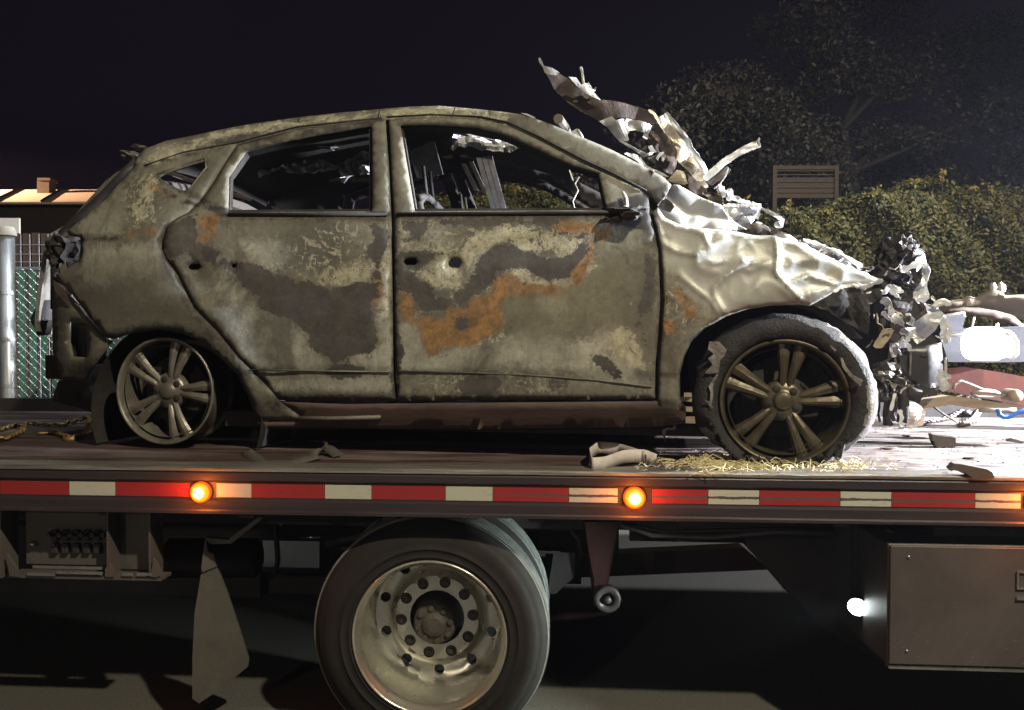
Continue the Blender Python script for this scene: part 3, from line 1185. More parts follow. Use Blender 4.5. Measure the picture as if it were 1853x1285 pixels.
c = WF.at(82, 338, BY + 1.6)
ch = bm_obj('chimney', (lambda b: (box(b, c.x - .13, c.x + .13, 1.5, 1.8, c.z - .2, c.z + .11), b)[1])(bmesh.new()), M['brick'], bl)
bm_obj('chimney_cap', (lambda b: (box(b, c.x - .11, c.x + .17, 1.47, 1.83, c.z + .111, c.z + .17), b)[1])(bmesh.new()), M['brick'], ch)
# ================================================================ BURNED CAR
car = empty('burned_car', 'burned-out car with scorched rusty doors, no glass and a crumpled front, on the truck deck',
            'car', CF)


def crop(x0, y0, k, pts):
    return [(x0 + a / k, y0 + b / k) for a, b in pts]


R1A = lambda p: crop(0, 150, 3.86, p)
R1B = lambda p: crop(0, 430, 3.133, p)
R3 = lambda p: crop(380, 180, 4.284, p)
R4 = lambda p: crop(700, 180, 3.706, p)
R5 = lambda p: crop(400, 380, 3.058, p)
R6 = lambda p: crop(700, 380, 3.059, p)
R7 = lambda p: crop(940, 80, 3.779, p)
R8 = lambda p: crop(1160, 320, 3.86, p)
RB = lambda p: crop(1520, 430, 6.425, p)      # front end, upper
RC = lambda p: crop(1520, 600, 6.425, p)      # front end, lower

WZ = [(.00, .76), (.13, .815), (.22, .865), (.262, .888), (.352, .893), (.366, .903), (.60, .915), (.80, .918), (.97, .903), (1.045, .888),
      (1.25, .79), (1.42, .695), (1.50, .635), (1.55, .56), (1.60, .47)]
WZx, WZy = zip(*WZ)


def Wf(x, z, off=0.0):
    w = float(np.interp(z, WZx, WZy))
    if x > 1.0:
        w -= .085 * ((x - 1.0) / 1.0) ** 2
    if x < -1.35:
        w -= .20 * ((-1.35 - x) / .75) ** 2
    # flare round the wheel arches
    for cx in (-1.32, 1.32):
        d = math.hypot(x - cx, z - .28)
        w += .018 * math.exp(-((d - .40) / .07) ** 2)
    return w + off


def poly_sd(P, poly):
    """signed distance, positive inside"""
    poly = np.asarray(poly, float)
    d = np.full(len(P), 1e9)
    ins = np.zeros(len(P), bool)
    n = len(poly)
    for i in range(n):
        a, b = poly[i], poly[(i + 1) % n]
        ab = b - a
        t = np.clip(((P - a) @ ab) / max(ab @ ab, 1e-9), 0, 1)
        q = a + t[:, None] * ab
        d = np.minimum(d, np.hypot(*(P - q).T))
        c = (a[1] > P[:, 1]) != (b[1] > P[:, 1])
        with np.errstate(divide='ignore', invalid='ignore'):
            xx = a[0] + (P[:, 1] - a[1]) * ab[0] / (ab[1] if abs(ab[1]) > 1e-12 else 1e-12)
        ins ^= c & (P[:, 0] < xx)
    return np.where(ins, d, -d)


def line_d(P, pts):
    d = np.full(len(P), 1e9)
    for a, b in zip(pts[:-1], pts[1:]):
        a, b = np.array(a, float), np.array(b, float)
        ab = b - a
        t = np.clip(((P - a) @ ab) / (ab @ ab), 0, 1)
        d = np.minimum(d, np.hypot(*(P - (a + t[:, None] * ab)).T))
    return d


# ---- tone and wear maps of the paint, shapes traced on the panels
DARK = [
    R5([(0, 240), (40, 290), (200, 290), (250, 330), (430, 400), (480, 390), (560, 430), (640, 430), (760, 400), (850, 390), (880, 420), (870, 480),
        (830, 500), (840, 600), (880, 680), (880, 730), (830, 790), (740, 800), (650, 850), (620, 860), (600, 870), (610, 840), (540, 790), (470, 740),
        (490, 680), (420, 640), (360, 590), (330, 600), (200, 530), (210, 490), (80, 400), (60, 340), (0, 330)]),
    R5([(520, 890), (640, 850), (700, 845), (780, 855), (820, 895), (740, 940), (620, 935)]),
    R5([(825, 80), (935, 80), (915, 200), (880, 290), (890, 390), (840, 380), (850, 290), (790, 240), (840, 170)]),
    R5([(310, 1030), (520, 1030), (700, 1020), (940, 1060), (940, 1085), (330, 1085)]),
    R6([(520, 260), (600, 190), (700, 190), (760, 230), (850, 250), (900, 260), (1000, 270), (1040, 220), (1110, 170), (1130, 210), (1080, 280),
        (1020, 340), (1020, 385), (900, 390), (830, 370), (780, 320), (700, 320), (620, 350), (570, 430), (470, 490), (400, 540), (360, 480),
        (430, 420), (480, 350)]),
    R6([(40, 225), (200, 225), (330, 235), (250, 290), (180, 340), (130, 350), (250, 430), (260, 480), (360, 490), (340, 560), (200, 570), (130, 470), (50, 430)]),
    R6([(90, 50), (240, 50), (240, 110), (190, 150), (200, 190), (170, 190), (150, 150), (110, 190), (70, 180), (110, 120), (80, 90)]),
    R6([(240, 40), (1000, 40), (900, 100), (800, 70), (700, 70), (560, 100), (400, 85), (300, 90)]),
    R6([(900, 130), (960, 120), (1050, 135), (1160, 115), (1150, 150), (1050, 155), (940, 150)]),
    R6([(360, 590), (400, 570), (450, 590), (460, 640), (440, 675), (400, 680), (365, 650)]),
    R6([(1120, 795), (1200, 800), (1330, 920), (1270, 940), (1150, 850)]),
    R6([(400, 940), (480, 920), (620, 915), (640, 960), (600, 1020), (430, 1025), (380, 990)]),
    R6([(900, 940), (1010, 940), (1000, 985), (900, 990)]),
    R6([(1430, 250), (1490, 230), (1495, 480), (1460, 560), (1400, 600), (1440, 780), (1380, 640), (1390, 520), (1430, 400)]),
    R6([(30, 600), (80, 700), (95, 800), (70, 880), (70, 1050), (28, 1050)]),
    R8([(120, 1010), (180, 1100), (170, 1158), (120, 1158)]),
    R1A([(1290, 930), (1370, 920), (1370, 1100), (1560, 1180), (1500, 1274), (1350, 1240), (1280, 1180), (1180, 1260), (1135, 1110), (1170, 1010)]),
    R3([(60, 300), (330, 250), (420, 250), (520, 262), (300, 305), (80, 370), (0, 380), (0, 330)]),
    R1A([(1460, 860), (1600, 880), (1853, 900), (1853, 930), (1560, 925)]),
]
ORANGE = [
    R6([(900, 90), (1000, 50), (1100, 70), (1250, 95), (1240, 150), (1150, 180), (1140, 290), (1100, 340), (1050, 420), (1010, 400), (1030, 290),
        (1110, 200), (1150, 140), (1040, 130), (960, 130)]),
    R6([(590, 410), (640, 340), (720, 390), (640, 460), (560, 500), (560, 560), (620, 590), (610, 670), (480, 740), (300, 770), (270, 805), (220, 805),
        (180, 660), (190, 590), (320, 600), (330, 540), (440, 550), (480, 490), (560, 460)]),
    R8([(240, 770), (340, 850), (380, 960), (320, 980), (290, 900), (230, 830)]),
    R8([(140, 990), (210, 1010), (240, 1080), (180, 1110), (140, 1060)]),
    R1A([(1400, 960), (1440, 915), (1530, 925), (1500, 1010), (1460, 1110), (1370, 1110), (1365, 1080), (1430, 1070), (1445, 1040), (1395, 1020)]),
    R1A([(860, 1015), (960, 1022), (1150, 1035), (1140, 1065), (1000, 1055), (870, 1065)]),
    R1A([(1040, 700), (1090, 715), (1220, 790), (1190, 805), (1050, 735)]),
    R6([(600, 470), (700, 400), (860, 420), (1000, 430), (1060, 400), (1010, 450), (800, 470), (660, 480), (590, 560), (560, 540)]),
    R6([(540, 470), (640, 420), (640, 560), (640, 660), (560, 660)]),
    R5([(835, 340), (890, 380), (895, 470), (860, 510), (835, 600), (825, 540), (850, 430)]),
    R6([(60, 480), (130, 430), (160, 560), (140, 640), (90, 600)]),
]
LIGHT = [
    R6([(180, 340), (260, 290), (330, 250), (400, 300), (410, 430), (300, 430), (230, 400)]),
    R6([(60, 60), (160, 50), (130, 100), (110, 170), (140, 190), (340, 195), (400, 170), (340, 240), (80, 220)]),
    R6([(230, 120), (320, 110), (360, 190), (230, 190)]),
    R6([(950, 155), (1110, 160), (1060, 210), (1030, 260), (980, 270)]),
    R6([(1060, 250), (1160, 310), (1110, 360), (1050, 320)]),
    R6([(640, 340), (720, 310), (850, 390), (1020, 385), (1040, 420), (900, 440), (740, 430)]),
    R6([(70, 600), (170, 640), (220, 805), (500, 740), (640, 690), (880, 700), (1100, 740), (1200, 650), (1300, 640), (1400, 780), (1450, 1000), (1000, 880), (60, 890)]),
    R6([(830, 510), (950, 470), (1000, 540), (920, 600)]),
    R5([(0, 350), (60, 400), (200, 540), (340, 600), (420, 650), (490, 690), (470, 750), (600, 870), (500, 885), (160, 880), (0, 690)]),
    R5([(880, 300), (945, 200), (945, 890), (830, 890), (700, 840), (760, 805), (880, 760), (890, 680), (850, 560), (890, 480)]),
    R5([(100, 180), (430, 160), (430, 260), (260, 330), (200, 290)]),
    R5([(400, 360), (800, 290), (850, 350), (760, 420), (480, 400)]),
    R5([(760, 650), (815, 655), (800, 705), (770, 690)]),
    R1A([(460, 1040), (700, 860), (860, 740), (900, 900), (840, 1060), (800, 1070), (560, 1075)]),
    R1B([(420, 60), (900, 40), (900, 200), (600, 300), (480, 250)]),
    R5([(180, 900), (500, 920), (940, 910), (940, 1040), (400, 1010), (300, 1020)]),
    R8([(120, 440), (380, 420), (900, 440), (960, 560), (1100, 860), (620, 960), (330, 830), (140, 560)]),
]
BUSY = [
    R6([(40, 40), (1180, 50), (1150, 300), (1010, 420), (700, 440), (440, 520), (200, 580), (50, 420)]),
    R6([(60, 440), (200, 560), (170, 640), (60, 600)]),
    R5([(560, 60), (930, 60), (930, 300), (760, 420), (560, 420), (250, 340), (230, 260), (420, 180)]),
    R1A([(860, 700), (1000, 620), (1180, 760), (1150, 1000), (880, 1060)]),
    R8([(200, 620), (320, 800), (480, 960), (330, 1100), (140, 1110), (125, 700)]),
    R6([(350, 900), (1020, 900), (1020, 1040), (100, 1040), (100, 960)]),
]
GREY = [  # broad soft patches tinted darker grey
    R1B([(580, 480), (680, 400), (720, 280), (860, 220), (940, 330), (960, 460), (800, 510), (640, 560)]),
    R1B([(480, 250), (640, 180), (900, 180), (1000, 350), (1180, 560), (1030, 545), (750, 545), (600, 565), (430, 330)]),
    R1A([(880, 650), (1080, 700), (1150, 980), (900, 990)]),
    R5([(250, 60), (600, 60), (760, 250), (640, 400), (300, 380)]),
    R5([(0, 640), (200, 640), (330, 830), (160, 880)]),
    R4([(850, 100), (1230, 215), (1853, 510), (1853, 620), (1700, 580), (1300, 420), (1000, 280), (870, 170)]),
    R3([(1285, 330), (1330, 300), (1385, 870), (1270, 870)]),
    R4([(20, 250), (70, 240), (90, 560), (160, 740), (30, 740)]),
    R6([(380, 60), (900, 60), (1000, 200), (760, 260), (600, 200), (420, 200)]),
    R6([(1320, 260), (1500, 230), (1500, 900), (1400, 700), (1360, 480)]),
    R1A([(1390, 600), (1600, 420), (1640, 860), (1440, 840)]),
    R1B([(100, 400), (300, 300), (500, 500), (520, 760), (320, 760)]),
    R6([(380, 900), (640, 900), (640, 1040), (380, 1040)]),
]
OLIVE = [
    R6([(560, 460), (1050, 430), (1150, 300), (1180, 180), (1300, 150), (1310, 420), (1380, 560), (1300, 620), (960, 650), (640, 690), (620, 560)]),
    R1A([(650, 900), (850, 720), (900, 900), (840, 1000), (700, 1000)]),
]
CREAM = [
    R6([(60, 60), (160, 50), (130, 100), (110, 170), (140, 190), (340, 195), (400, 170), (340, 240), (80, 220)]),
    R6([(180, 340), (260, 290), (330, 250), (400, 300), (410, 430), (300, 430), (230, 400)]),
    R6([(950, 155), (1110, 160), (1060, 210), (1030, 260), (980, 270)]),
    R6([(1060, 250), (1160, 310), (1110, 360), (1050, 320)]),
    R6([(700, 310), (760, 330), (850, 395), (1020, 395), (1030, 420), (900, 435), (780, 425), (700, 370)]),
    R6([(680, 180), (760, 110), (860, 240), (820, 230), (740, 230)]),
    R6([(420, 160), (640, 70), (740, 90), (880, 150), (760, 150), (620, 180), (500, 260), (440, 320), (400, 260)]),
    R6([(480, 740), (640, 660), (640, 700), (520, 760)]),
    R6([(1240, 650), (1340, 640), (1440, 880), (1380, 900), (1200, 760)]),
    R6([(830, 120), (900, 100), (1000, 160), (940, 240), (860, 230)]),
    R5([(640, 350), (760, 290), (840, 330), (770, 430), (560, 410)]),
    R5([(880, 300), (925, 220), (930, 640), (860, 560)]),
    R1A([(900, 900), (1040, 620), (1150, 640), (1110, 700), (1000, 980)]),
    R1A([(1090, 470), (1300, 420), (1600, 330), (1640, 350), (1300, 500), (1100, 580), (990, 560)]),
    R3([(0, 240), (680, 140), (1300, 72), (1628, 50), (1628, 90), (900, 160), (400, 250), (0, 330)]),
    R4([(0, 45), (350, 40), (620, 70), (800, 110), (800, 160), (600, 120), (300, 100), (0, 120)]),
]
SOOT = [
    R1A([(1110, 720), (1250, 800), (1420, 850), (1853, 905), (1853, 925), (1580, 905), (1300, 850), (1170, 800)]),
    [(411, 384), (712, 384), (1180, 380), (1180, 392), (712, 391), (411, 392)],
    [(1090, 372), (1205, 335), (1215, 372), (1185, 420), (1100, 404)],
]


EDGE = [  # (line, half width in px, strength): darker bands along seams and arches
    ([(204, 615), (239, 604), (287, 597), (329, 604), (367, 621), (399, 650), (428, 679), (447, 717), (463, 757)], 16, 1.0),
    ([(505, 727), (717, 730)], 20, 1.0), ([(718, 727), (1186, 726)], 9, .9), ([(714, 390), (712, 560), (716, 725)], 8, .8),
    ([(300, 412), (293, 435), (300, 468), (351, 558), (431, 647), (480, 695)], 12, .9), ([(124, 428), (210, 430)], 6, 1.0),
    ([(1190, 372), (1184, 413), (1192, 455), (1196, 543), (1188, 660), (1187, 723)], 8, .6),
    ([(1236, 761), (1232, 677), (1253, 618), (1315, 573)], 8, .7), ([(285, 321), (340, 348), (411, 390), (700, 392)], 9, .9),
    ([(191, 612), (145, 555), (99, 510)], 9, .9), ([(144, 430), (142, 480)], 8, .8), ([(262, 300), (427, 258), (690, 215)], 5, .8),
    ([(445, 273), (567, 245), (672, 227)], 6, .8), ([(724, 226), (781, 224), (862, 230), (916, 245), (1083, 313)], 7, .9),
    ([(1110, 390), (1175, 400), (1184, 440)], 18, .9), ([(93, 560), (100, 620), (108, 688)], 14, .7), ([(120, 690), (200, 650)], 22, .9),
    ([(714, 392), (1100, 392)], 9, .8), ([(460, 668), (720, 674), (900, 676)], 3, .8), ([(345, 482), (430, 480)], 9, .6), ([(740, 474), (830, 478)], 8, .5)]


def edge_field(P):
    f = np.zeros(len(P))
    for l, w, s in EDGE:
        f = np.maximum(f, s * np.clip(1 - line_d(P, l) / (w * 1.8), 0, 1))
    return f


def field(P, polys, w):
    f = np.zeros(len(P))
    for q in polys:
        f = np.maximum(f, np.clip(.5 + poly_sd(P, q) / (2 * w), 0, 1))
    return f


def burnt_paint(name, bare=0.0):
    t = NT(name)
    co = t.coord()
    A = lambda nm: t.n('Attribute', attribute_name=nm).outputs['Fac']
    n_big = t.noise(co, 3.2, 6, .62, .5)
    n_mid = t.noise(co, 13, 8, .7, .4)
    n_fine = t.noise(co, 75, 5, .7)
    n_edge = t.noise(co, 26, 8, .78, .6)
    streak = t.noise(t.coord((22, 22, 2.2)), 2.5, 5, .65)
    def mask(attr, amp=.75, lo=.46, hi=.54, nn=None):
        e = t.math('ADD', A(attr), t.math('MULTIPLY', t.math('SUBTRACT', nn if nn is not None else n_edge, .5), amp))
        return t.ramp(e, [(lo, 0), (hi, 1)])

    n_e2 = t.math('ADD', t.math('ADD', t.math('MULTIPLY', n_edge, .48), t.math('MULTIPLY', t.noise(co, 70, 5, .75), .20)), t.math('MULTIPLY', t.noise(co, 8.5, 6, .7, .8), .30))
    n_big2 = t.noise(co, 2.1, 9, .68, 1.2)
    col = t.mix(t.ramp(n_big, [(.36, 0), (.64, 1)]), (.112, .104, .088), (.205, .195, .155))
    col = t.mix(t.math('MULTIPLY', t.ramp(n_mid, [(.45, 0), (.66, 1)]), .55), col, (.27, .255, .195))
    lt = t.mix(t.ramp(t.noise(co, 5, 8, .72), [(.36, 0), (.66, 1)]), (.215, .208, .175), (.43, .42, .36))
    col = t.mix(t.math('MULTIPLY', mask('light', 1.6, .30, .66), .9), col, lt)
    # soft soot clouds with an irregular, smoky outline
    sc = t.math('MULTIPLY', t.ramp(n_big2, [(.49, 0), (.62, 1)]), .72)
    col = t.mix(sc, col, (.060, .053, .047))
    col = t.mix(t.math('MULTIPLY', A('olive'), .75), col, t.mix(n_mid, (.120, .118, .080), (.190, .182, .125)))
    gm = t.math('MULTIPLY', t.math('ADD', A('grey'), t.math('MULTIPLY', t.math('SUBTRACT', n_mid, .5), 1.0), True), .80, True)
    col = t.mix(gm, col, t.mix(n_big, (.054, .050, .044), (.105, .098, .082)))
    cr = t.mix(t.ramp(t.noise(co, 22, 6, .75), [(.40, 0), (.60, 1)]), (.26, .245, .18), (.44, .42, .32))
    col = t.mix(mask('cream', 4.6, .47, .55, n_e2), col, cr)
    # spalled islands with hard edges, everywhere but sparse
    isl = t.math('MULTIPLY', t.ramp(t.noise(co, 9, 10, .78, 1.2), [(.612, 0), (.625, 1)]), .7)
    col = t.mix(isl, col, (.078, .070, .064))
    isl2 = t.math('MULTIPLY', t.ramp(t.noise(co, 11, 10, .78, .9), [(.645, 0), (.655, 1)]), .8)
    col = t.mix(isl2, col, (.36, .34, .26))
    bz = mask('busy', .6, .35, .65)
    bn = t.ramp(t.noise(co, 13, 9, .74, 2.6), [(.545, 0), (.565, 1)])
    bn2 = t.ramp(t.noise(co, 10, 9, .76, 3.2), [(.575, 0), (.59, 1)])
    bn3 = t.ramp(t.noise(co, 48, 6, .8, .8), [(.585, 0), (.61, 1)])
    col = t.mix(t.math('MULTIPLY', bz, t.math('MULTIPLY', bn, .8)), col, (.37, .35, .265))
    org = t.mix(t.ramp(t.noise(co, 20, 8, .75, .5), [(.40, 0), (.62, 1)]), (.15, .088, .042), (.34, .185, .072))
    om = t.math('MULTIPLY', mask('orange', 2.6, .34, .56, n_e2), t.ramp(t.noise(co, 34, 7, .75), [(.30, .35), (.46, 1)]))
    col = t.mix(om, col, org)
    dk = t.mix(t.ramp(n_mid, [(.35, 0), (.7, 1)]), (.046, .042, .042), (.082, .075, .071))
    dk = t.mix(t.ramp(t.noise(co, 5.5, 7, .68, .6), [(.50, 0), (.76, 1)]), dk, (.115, .105, .090))
    dmask = mask('dark', 3.1, .48, .52, n_e2)
    col = t.mix(dmask, col, dk)
    col = t.mix(t.math('MULTIPLY', bz, t.math('MULTIPLY', bn2, .85)), col, (.070, .061, .060))
    col = t.mix(t.math('MULTIPLY', bz, t.math('MULTIPLY', bn3, .75)), col, (.055, .048, .045))
    # fine mottling, pits, runs
    mot = t.n('MapRange'); mot.inputs[1].default_value = .3; mot.inputs[2].default_value = .7
    mot.inputs[3].default_value = .72; mot.inputs[4].default_value = 1.22
    t.l(t.noise(co, 42, 8, .8), mot.inputs[0])
    col = t.mix(1.0, col, mot.outputs[0], 'MULTIPLY')
    pits = t.ramp(n_fine, [(.64, 0), (.675, 1)])
    zone = t.ramp(t.noise(co, 4.1, 4, .6), [(.44, 0), (.56, 1)])
    col = t.mix(t.math('MULTIPLY', pits, zone), col, (.04, .034, .03))
    col = t.mix(t.math('MULTIPLY', t.ramp(streak, [(.54, 0), (.70, 1)]), .35), col, (.085, .076, .060))
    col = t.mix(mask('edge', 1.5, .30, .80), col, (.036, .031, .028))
    col = t.mix(mask('soot', .5, .35, .65), col, (.026, .022, .021))
    # bare heat-washed metal on the fender
    bt = t.mix(t.ramp(n_big, [(.35, 0), (.65, 1)]), (.26, .26, .235), (.40, .40, .38))
    bf = mask('bare', .35, .3, .7)
    col = t.mix(bf, col, bt)
    t.l(col, t.b.inputs['Base Color'])
    r = t.n('MapRange'); r.inputs[1].default_value = 0; r.inputs[2].default_value = 1
    r.inputs[3].default_value = .72; r.inputs[4].default_value = .46
    t.l(bf, r.inputs[0])
    t.l(r.outputs[0], t.b.inputs['Roughness'])
    mm = t.math('MULTIPLY', bf, .22)
    t.l(mm, t.b.inputs['Metallic'])
    h = t.math('ADD', t.math('MULTIPLY', n_fine, .25), t.math('MULTIPLY', n_mid, .9))
    h = t.math('SUBTRACT', h, t.math('MULTIPLY', dmask, .35))
    t.bump(h, .35, .006)
    return t.m


M['paint'] = burnt_paint('burnt_paint')
M['charred'] = pmat('charred_black_steel', (.028, .023, .022), (.011, .009, .009), .8, .0, 12, bump=.5, bdist=.006)
M['sill'] = pmat('sooty_red_lit_sill', (.120, .075, .066), (.050, .032, .030), .6, 0, 6, (.5, 2, 3), bump=.3)  # soot brown with the red glow on the sill put into it
M['ash'] = pmat('ashy_grey_steel', (.20, .185, .16), (.075, .066, .058), .6, .3, 9, bump=.5, bdist=.006)
M['foil'] = pmat('torn_bare_sheet_metal', (.70, .71, .74), (.36, .36, .37), .38, .30, 7, bump=.35, bdist=.006, contrast=.15)
M['rustfoil'] = pmat('brown_scorched_sheet_metal', (.105, .080, .072), (.04, .03, .028), .5, .3, 6, bump=.4, bdist=.006)
M['yellowfoil'] = pmat('yellowed_scorched_sheet', (.54, .47, .35), (.26, .20, .14), .42, .5, 8, bump=.4, bdist=.006)
M['rim_front'] = pmat('bronze_scorched_alloy', (.125, .103, .064), (.042, .034, .025), .42, .55, 9, bump=.15)
M['rim_rear'] = pmat('ash_grey_scorched_alloy', (.27, .25, .21), (.085, .075, .065), .42, .45, 9, bump=.15)
M['burnt_rubber'] = pmat('charred_rubber', (.020, .017, .018), (.008, .007, .007), .7, 0, 16, bump=.8, bdist=.01)
M['ash_lit_rubber'] = pmat('ash_and_lamplit_rubber', (.27, .25, .24), (.09, .08, .08), .8, 0, 12, bump=.8, bdist=.01)  # ash grey, also paints the lamp-lit edge of the front tyre
M['seatwire'] = pmat('bare_seat_wire', (.42, .42, .46), (.18, .18, .2), .35, .8, 20)


def shrink(poly, d):
    P = np.asarray(poly, float)
    n = len(P)
    area = .5 * np.sum(P[:, 0] * np.roll(P[:, 1], -1) - np.roll(P[:, 0], -1) * P[:, 1])
    sgn = 1 if area > 0 else -1
    out = []
    for i in range(n):
        a, b, c = P[i - 1], P[i], P[(i + 1) % n]
        e1 = (b - a) / (np.hypot(*(b - a)) + 1e-9)
        e2 = (c - b) / (np.hypot(*(c - b)) + 1e-9)
        n1 = np.array([-e1[1], e1[0]]) * sgn
        n2 = np.array([-e2[1], e2[0]]) * sgn
        m = n1 + n2
        L = np.hypot(*m)
        m = m / L if L > 1e-6 else n1
        out.append(b + m * d / max(.4, float(m @ n1)))
    return out


def resample(poly, step):
    out = []
    n = len(poly)
    for i in range(n):
        a, b = np.array(poly[i], float), np.array(poly[(i + 1) % n], float)
        L = np.hypot(*(b - a))
        k = max(1, int(round(L / step)))
        for j in range(k):
            out.append(a + (b - a) * j / k)
    return out


def cdt_panel(outline, holes, step, inner_step, seed=1):
    rr = np.random.default_rng(seed)
    rings = [resample(outline, step)] + [resample(h, step) for h in holes]
    pts, edges = [], []
    for rg_ in rings:
        i0 = len(pts)
        n = len(rg_)
        pts += [Vector(p) for p in rg_]
        edges += [(i0 + k, i0 + (k + 1) % n) for k in range(n)]
    O = np.array(outline)
    x0, y0 = O.min(0); x1, y1 = O.max(0)
    gx, gy = np.meshgrid(np.arange(x0, x1, inner_step), np.arange(y0, y1, inner_step))
    gx = gx + (np.arange(gx.shape[0]) % 2)[:, None] * inner_step * .5
    G = np.stack([gx.ravel(), gy.ravel()], 1) + rr.uniform(-.15, .15, (gx.size, 2)) * inner_step
    sd = poly_sd(G, outline)
    for h in holes:
        sd = np.minimum(sd, -poly_sd(G, h))
    G = G[sd > inner_step * .45]
    # a second row close to the border for the rolled edge
    pts += [Vector(p) for p in G]
    res = delaunay_2d_cdt(pts, edges, [], 0, 1e-5)
    V = np.array([tuple(v) for v in res[0]])
    F = np.array([tuple(f) for f in res[2]])
    C = V[F].mean(1)
    ok = poly_sd(C, outline) > 0
    for h in holes:
        ok &= poly_sd(C, h) < 0
    F = F[ok]
    sd = poly_sd(V, outline)
    for h in holes:
        sd = np.minimum(sd, -poly_sd(V, h))
    return V, F, np.maximum(sd, 0)


def mk_attr(me, nm, vals):
    a = me.attributes.new(nm, 'FLOAT', 'POINT')
    a.data.foreach_set('value', np.asarray(vals, np.float32))


def body_panel(name, outline, holes=(), step=6, inner=11, W=Wf, off=0.0, roll=.005, rollpx=3.2, thick=.010, mat=None, gap=.9,
               disp=None, parent=None, mirror=True, bare=None, smooth=True, wear=True, label=None, seed=1):
    out = shrink(outline, gap)
    hol = [shrink(h, -0.0) for h in holes]
    inner_b = [shrink(outline, gap + rollpx * .7)]
    V, F, sd = cdt_panel(out, hol, step, inner, seed)
    P3 = []
    for (u, v) in V:
        P3.append(CF.surf(u, v, lambda x, z: W(x, z) + off))
    P3 = np.array([tuple(p) for p in P3])
    k = np.clip(1 - sd / rollpx, 0, 1)
    P3[:, 1] += roll * k ** 2
    if disp is not None:
        dd = disp(V, P3)
        P3[:, 1] -= dd * np.clip(sd / 12, 0.0, 1)
    objs = []
    for s in ((1, -1) if mirror else (1,)):
        Q = P3.copy()
        Q[:, 1] *= s
        me = bpy.data.meshes.new(name)
        faces = []
        for f in F:
            a, b, c = (Vector(Q[i]) for i in f)
            nrm = (b - a).cross(c - a)
            f = tuple(int(i) for i in f)
            if nrm.y * s > 0: f = f[::-1]
            faces.append(f)
        me.from_pydata([tuple(q) for q in Q], [], faces)
        if wear and s == 1:
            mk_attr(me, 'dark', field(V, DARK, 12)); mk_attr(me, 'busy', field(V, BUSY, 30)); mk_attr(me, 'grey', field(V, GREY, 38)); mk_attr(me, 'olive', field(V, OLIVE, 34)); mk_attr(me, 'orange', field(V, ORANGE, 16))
            mk_attr(me, 'light', field(V, LIGHT, 22)); mk_attr(me, 'cream', field(V, CREAM, 14)); mk_attr(me, 'soot', field(V, SOOT, 6)); mk_attr(me, 'edge', edge_field(V))
            mk_attr(me, 'bare', bare(V) if bare is not None else np.zeros(len(V)))
        elif wear:
            mk_attr(me, 'soot', np.full(len(V), .9))
        o = link(name, me, mat or M['paint'], parent or car, smooth)
        if label and s == 1: o['label'] = label
        md = o.modifiers.new('thickness', 'SOLIDIFY')
        md.thickness = thick
        md.offset = -1
        objs.append(o)
    return objs[0]


# ---------------- outlines
roof_line = [(245, 284), (259, 269), (298, 254), (363, 241), (414, 230), (457, 222.5), (539, 211), (610, 203), (683, 196.5), (740, 192), (794, 190),
             (862, 196), (910, 201), (943, 206), (985, 219), (1032, 238), (1105, 269), (1159, 296), (1202, 320)]
door_top = [(1175, 355), (1159, 342), (1099, 315), (1051, 293), (970, 250), (916, 224.5), (867, 215), (781, 211), (700, 215.5),
            (683, 217), (539, 232.5), (431, 262)]
rear_shut = [(427, 264), (409, 290), (385, 330), (363, 362), (340, 385), (318, 396), (300, 412), (293, 435), (292, 449), (300, 468), (319, 494), (351, 558),
             (389, 596), (431, 647), (480, 695), (505, 725)]
arch_r = [(463, 757), (447, 717), (428, 679), (399, 650), (367, 621), (329, 604), (287, 597.5), (239, 604), (204, 615)]
body_side = roof_line + [(1216, 334), (1207, 352), (1190, 372)] + door_top + rear_shut + [(541, 752), (541, 762), (468, 762)] + arch_r + \
            [(191, 612), (160, 575), (145, 555), (118, 520), (99, 510), (100, 495), (112, 492), (128, 480), (142, 470), (144, 440), (143, 430), (124, 427), (119, 419), (150, 391),
             (181, 365), (210, 333), (238, 303)]
quarter_glass = [(285, 321), (292, 315), (324, 305), (352, 296), (370, 291), (370, 303), (350, 330), (337, 345), (326, 344), (311, 336), (293, 327)]
rear_glass = [(411.5, 384), (413, 318), (445, 273), (500, 259), (567, 245), (620, 236), (672, 227), (673, 382)]
front_glass = [(750, 382), (724, 226), (781, 224.5), (862, 230), (916, 245), (970, 269), (1037, 299), (1083, 313), (1097, 380)]
rear_door = [(431, 262), (539, 232.5), (683, 217), (698, 216), (704, 300), (708, 385), (711, 560), (712, 674), (716, 727), (620, 729), (505, 725)] + \
            [p for p in rear_shut[::-1][1:]]
front_door = [(702, 215.5), (781, 211), (867, 215), (916, 224.5), (970, 250), (1051, 293), (1099, 315), (1159, 342), (1175, 355), (1176, 384), (1184, 413),
              (1192, 455), (1196, 543), (1192, 605), (1187, 660), (1186, 723), (950, 725), (718, 727), (714, 674), (712, 560), (711, 385), (706, 300)]
handle_r = crop(0, 430, 3.133, [(1060, 165), (1075, 150), (1125, 148), (1138, 165), (1122, 182), (1075, 182)])
key_r = crop(0, 430, 3.133, [(1308, 158), (1320, 148), (1338, 152), (1338, 168), (1318, 172)])
handle_f = R6([(88, 285), (105, 268), (155, 266), (173, 285), (155, 304), (105, 304)])
slot_f = R6([(340, 285), (352, 270), (400, 270), (405, 300), (398, 322), (352, 318), (338, 300)])


def dents(amp=.004, sc=3.0, seed=0):
    def f(V, P):
        return np.array([amp * (noise.noise(Vector((p[0] * sc + seed, p[2] * sc, seed))) +
                                .5 * noise.noise(Vector((p[0] * sc * 2.7, p[2] * sc * 2.7 + seed, seed)))) for p in P])
    return f


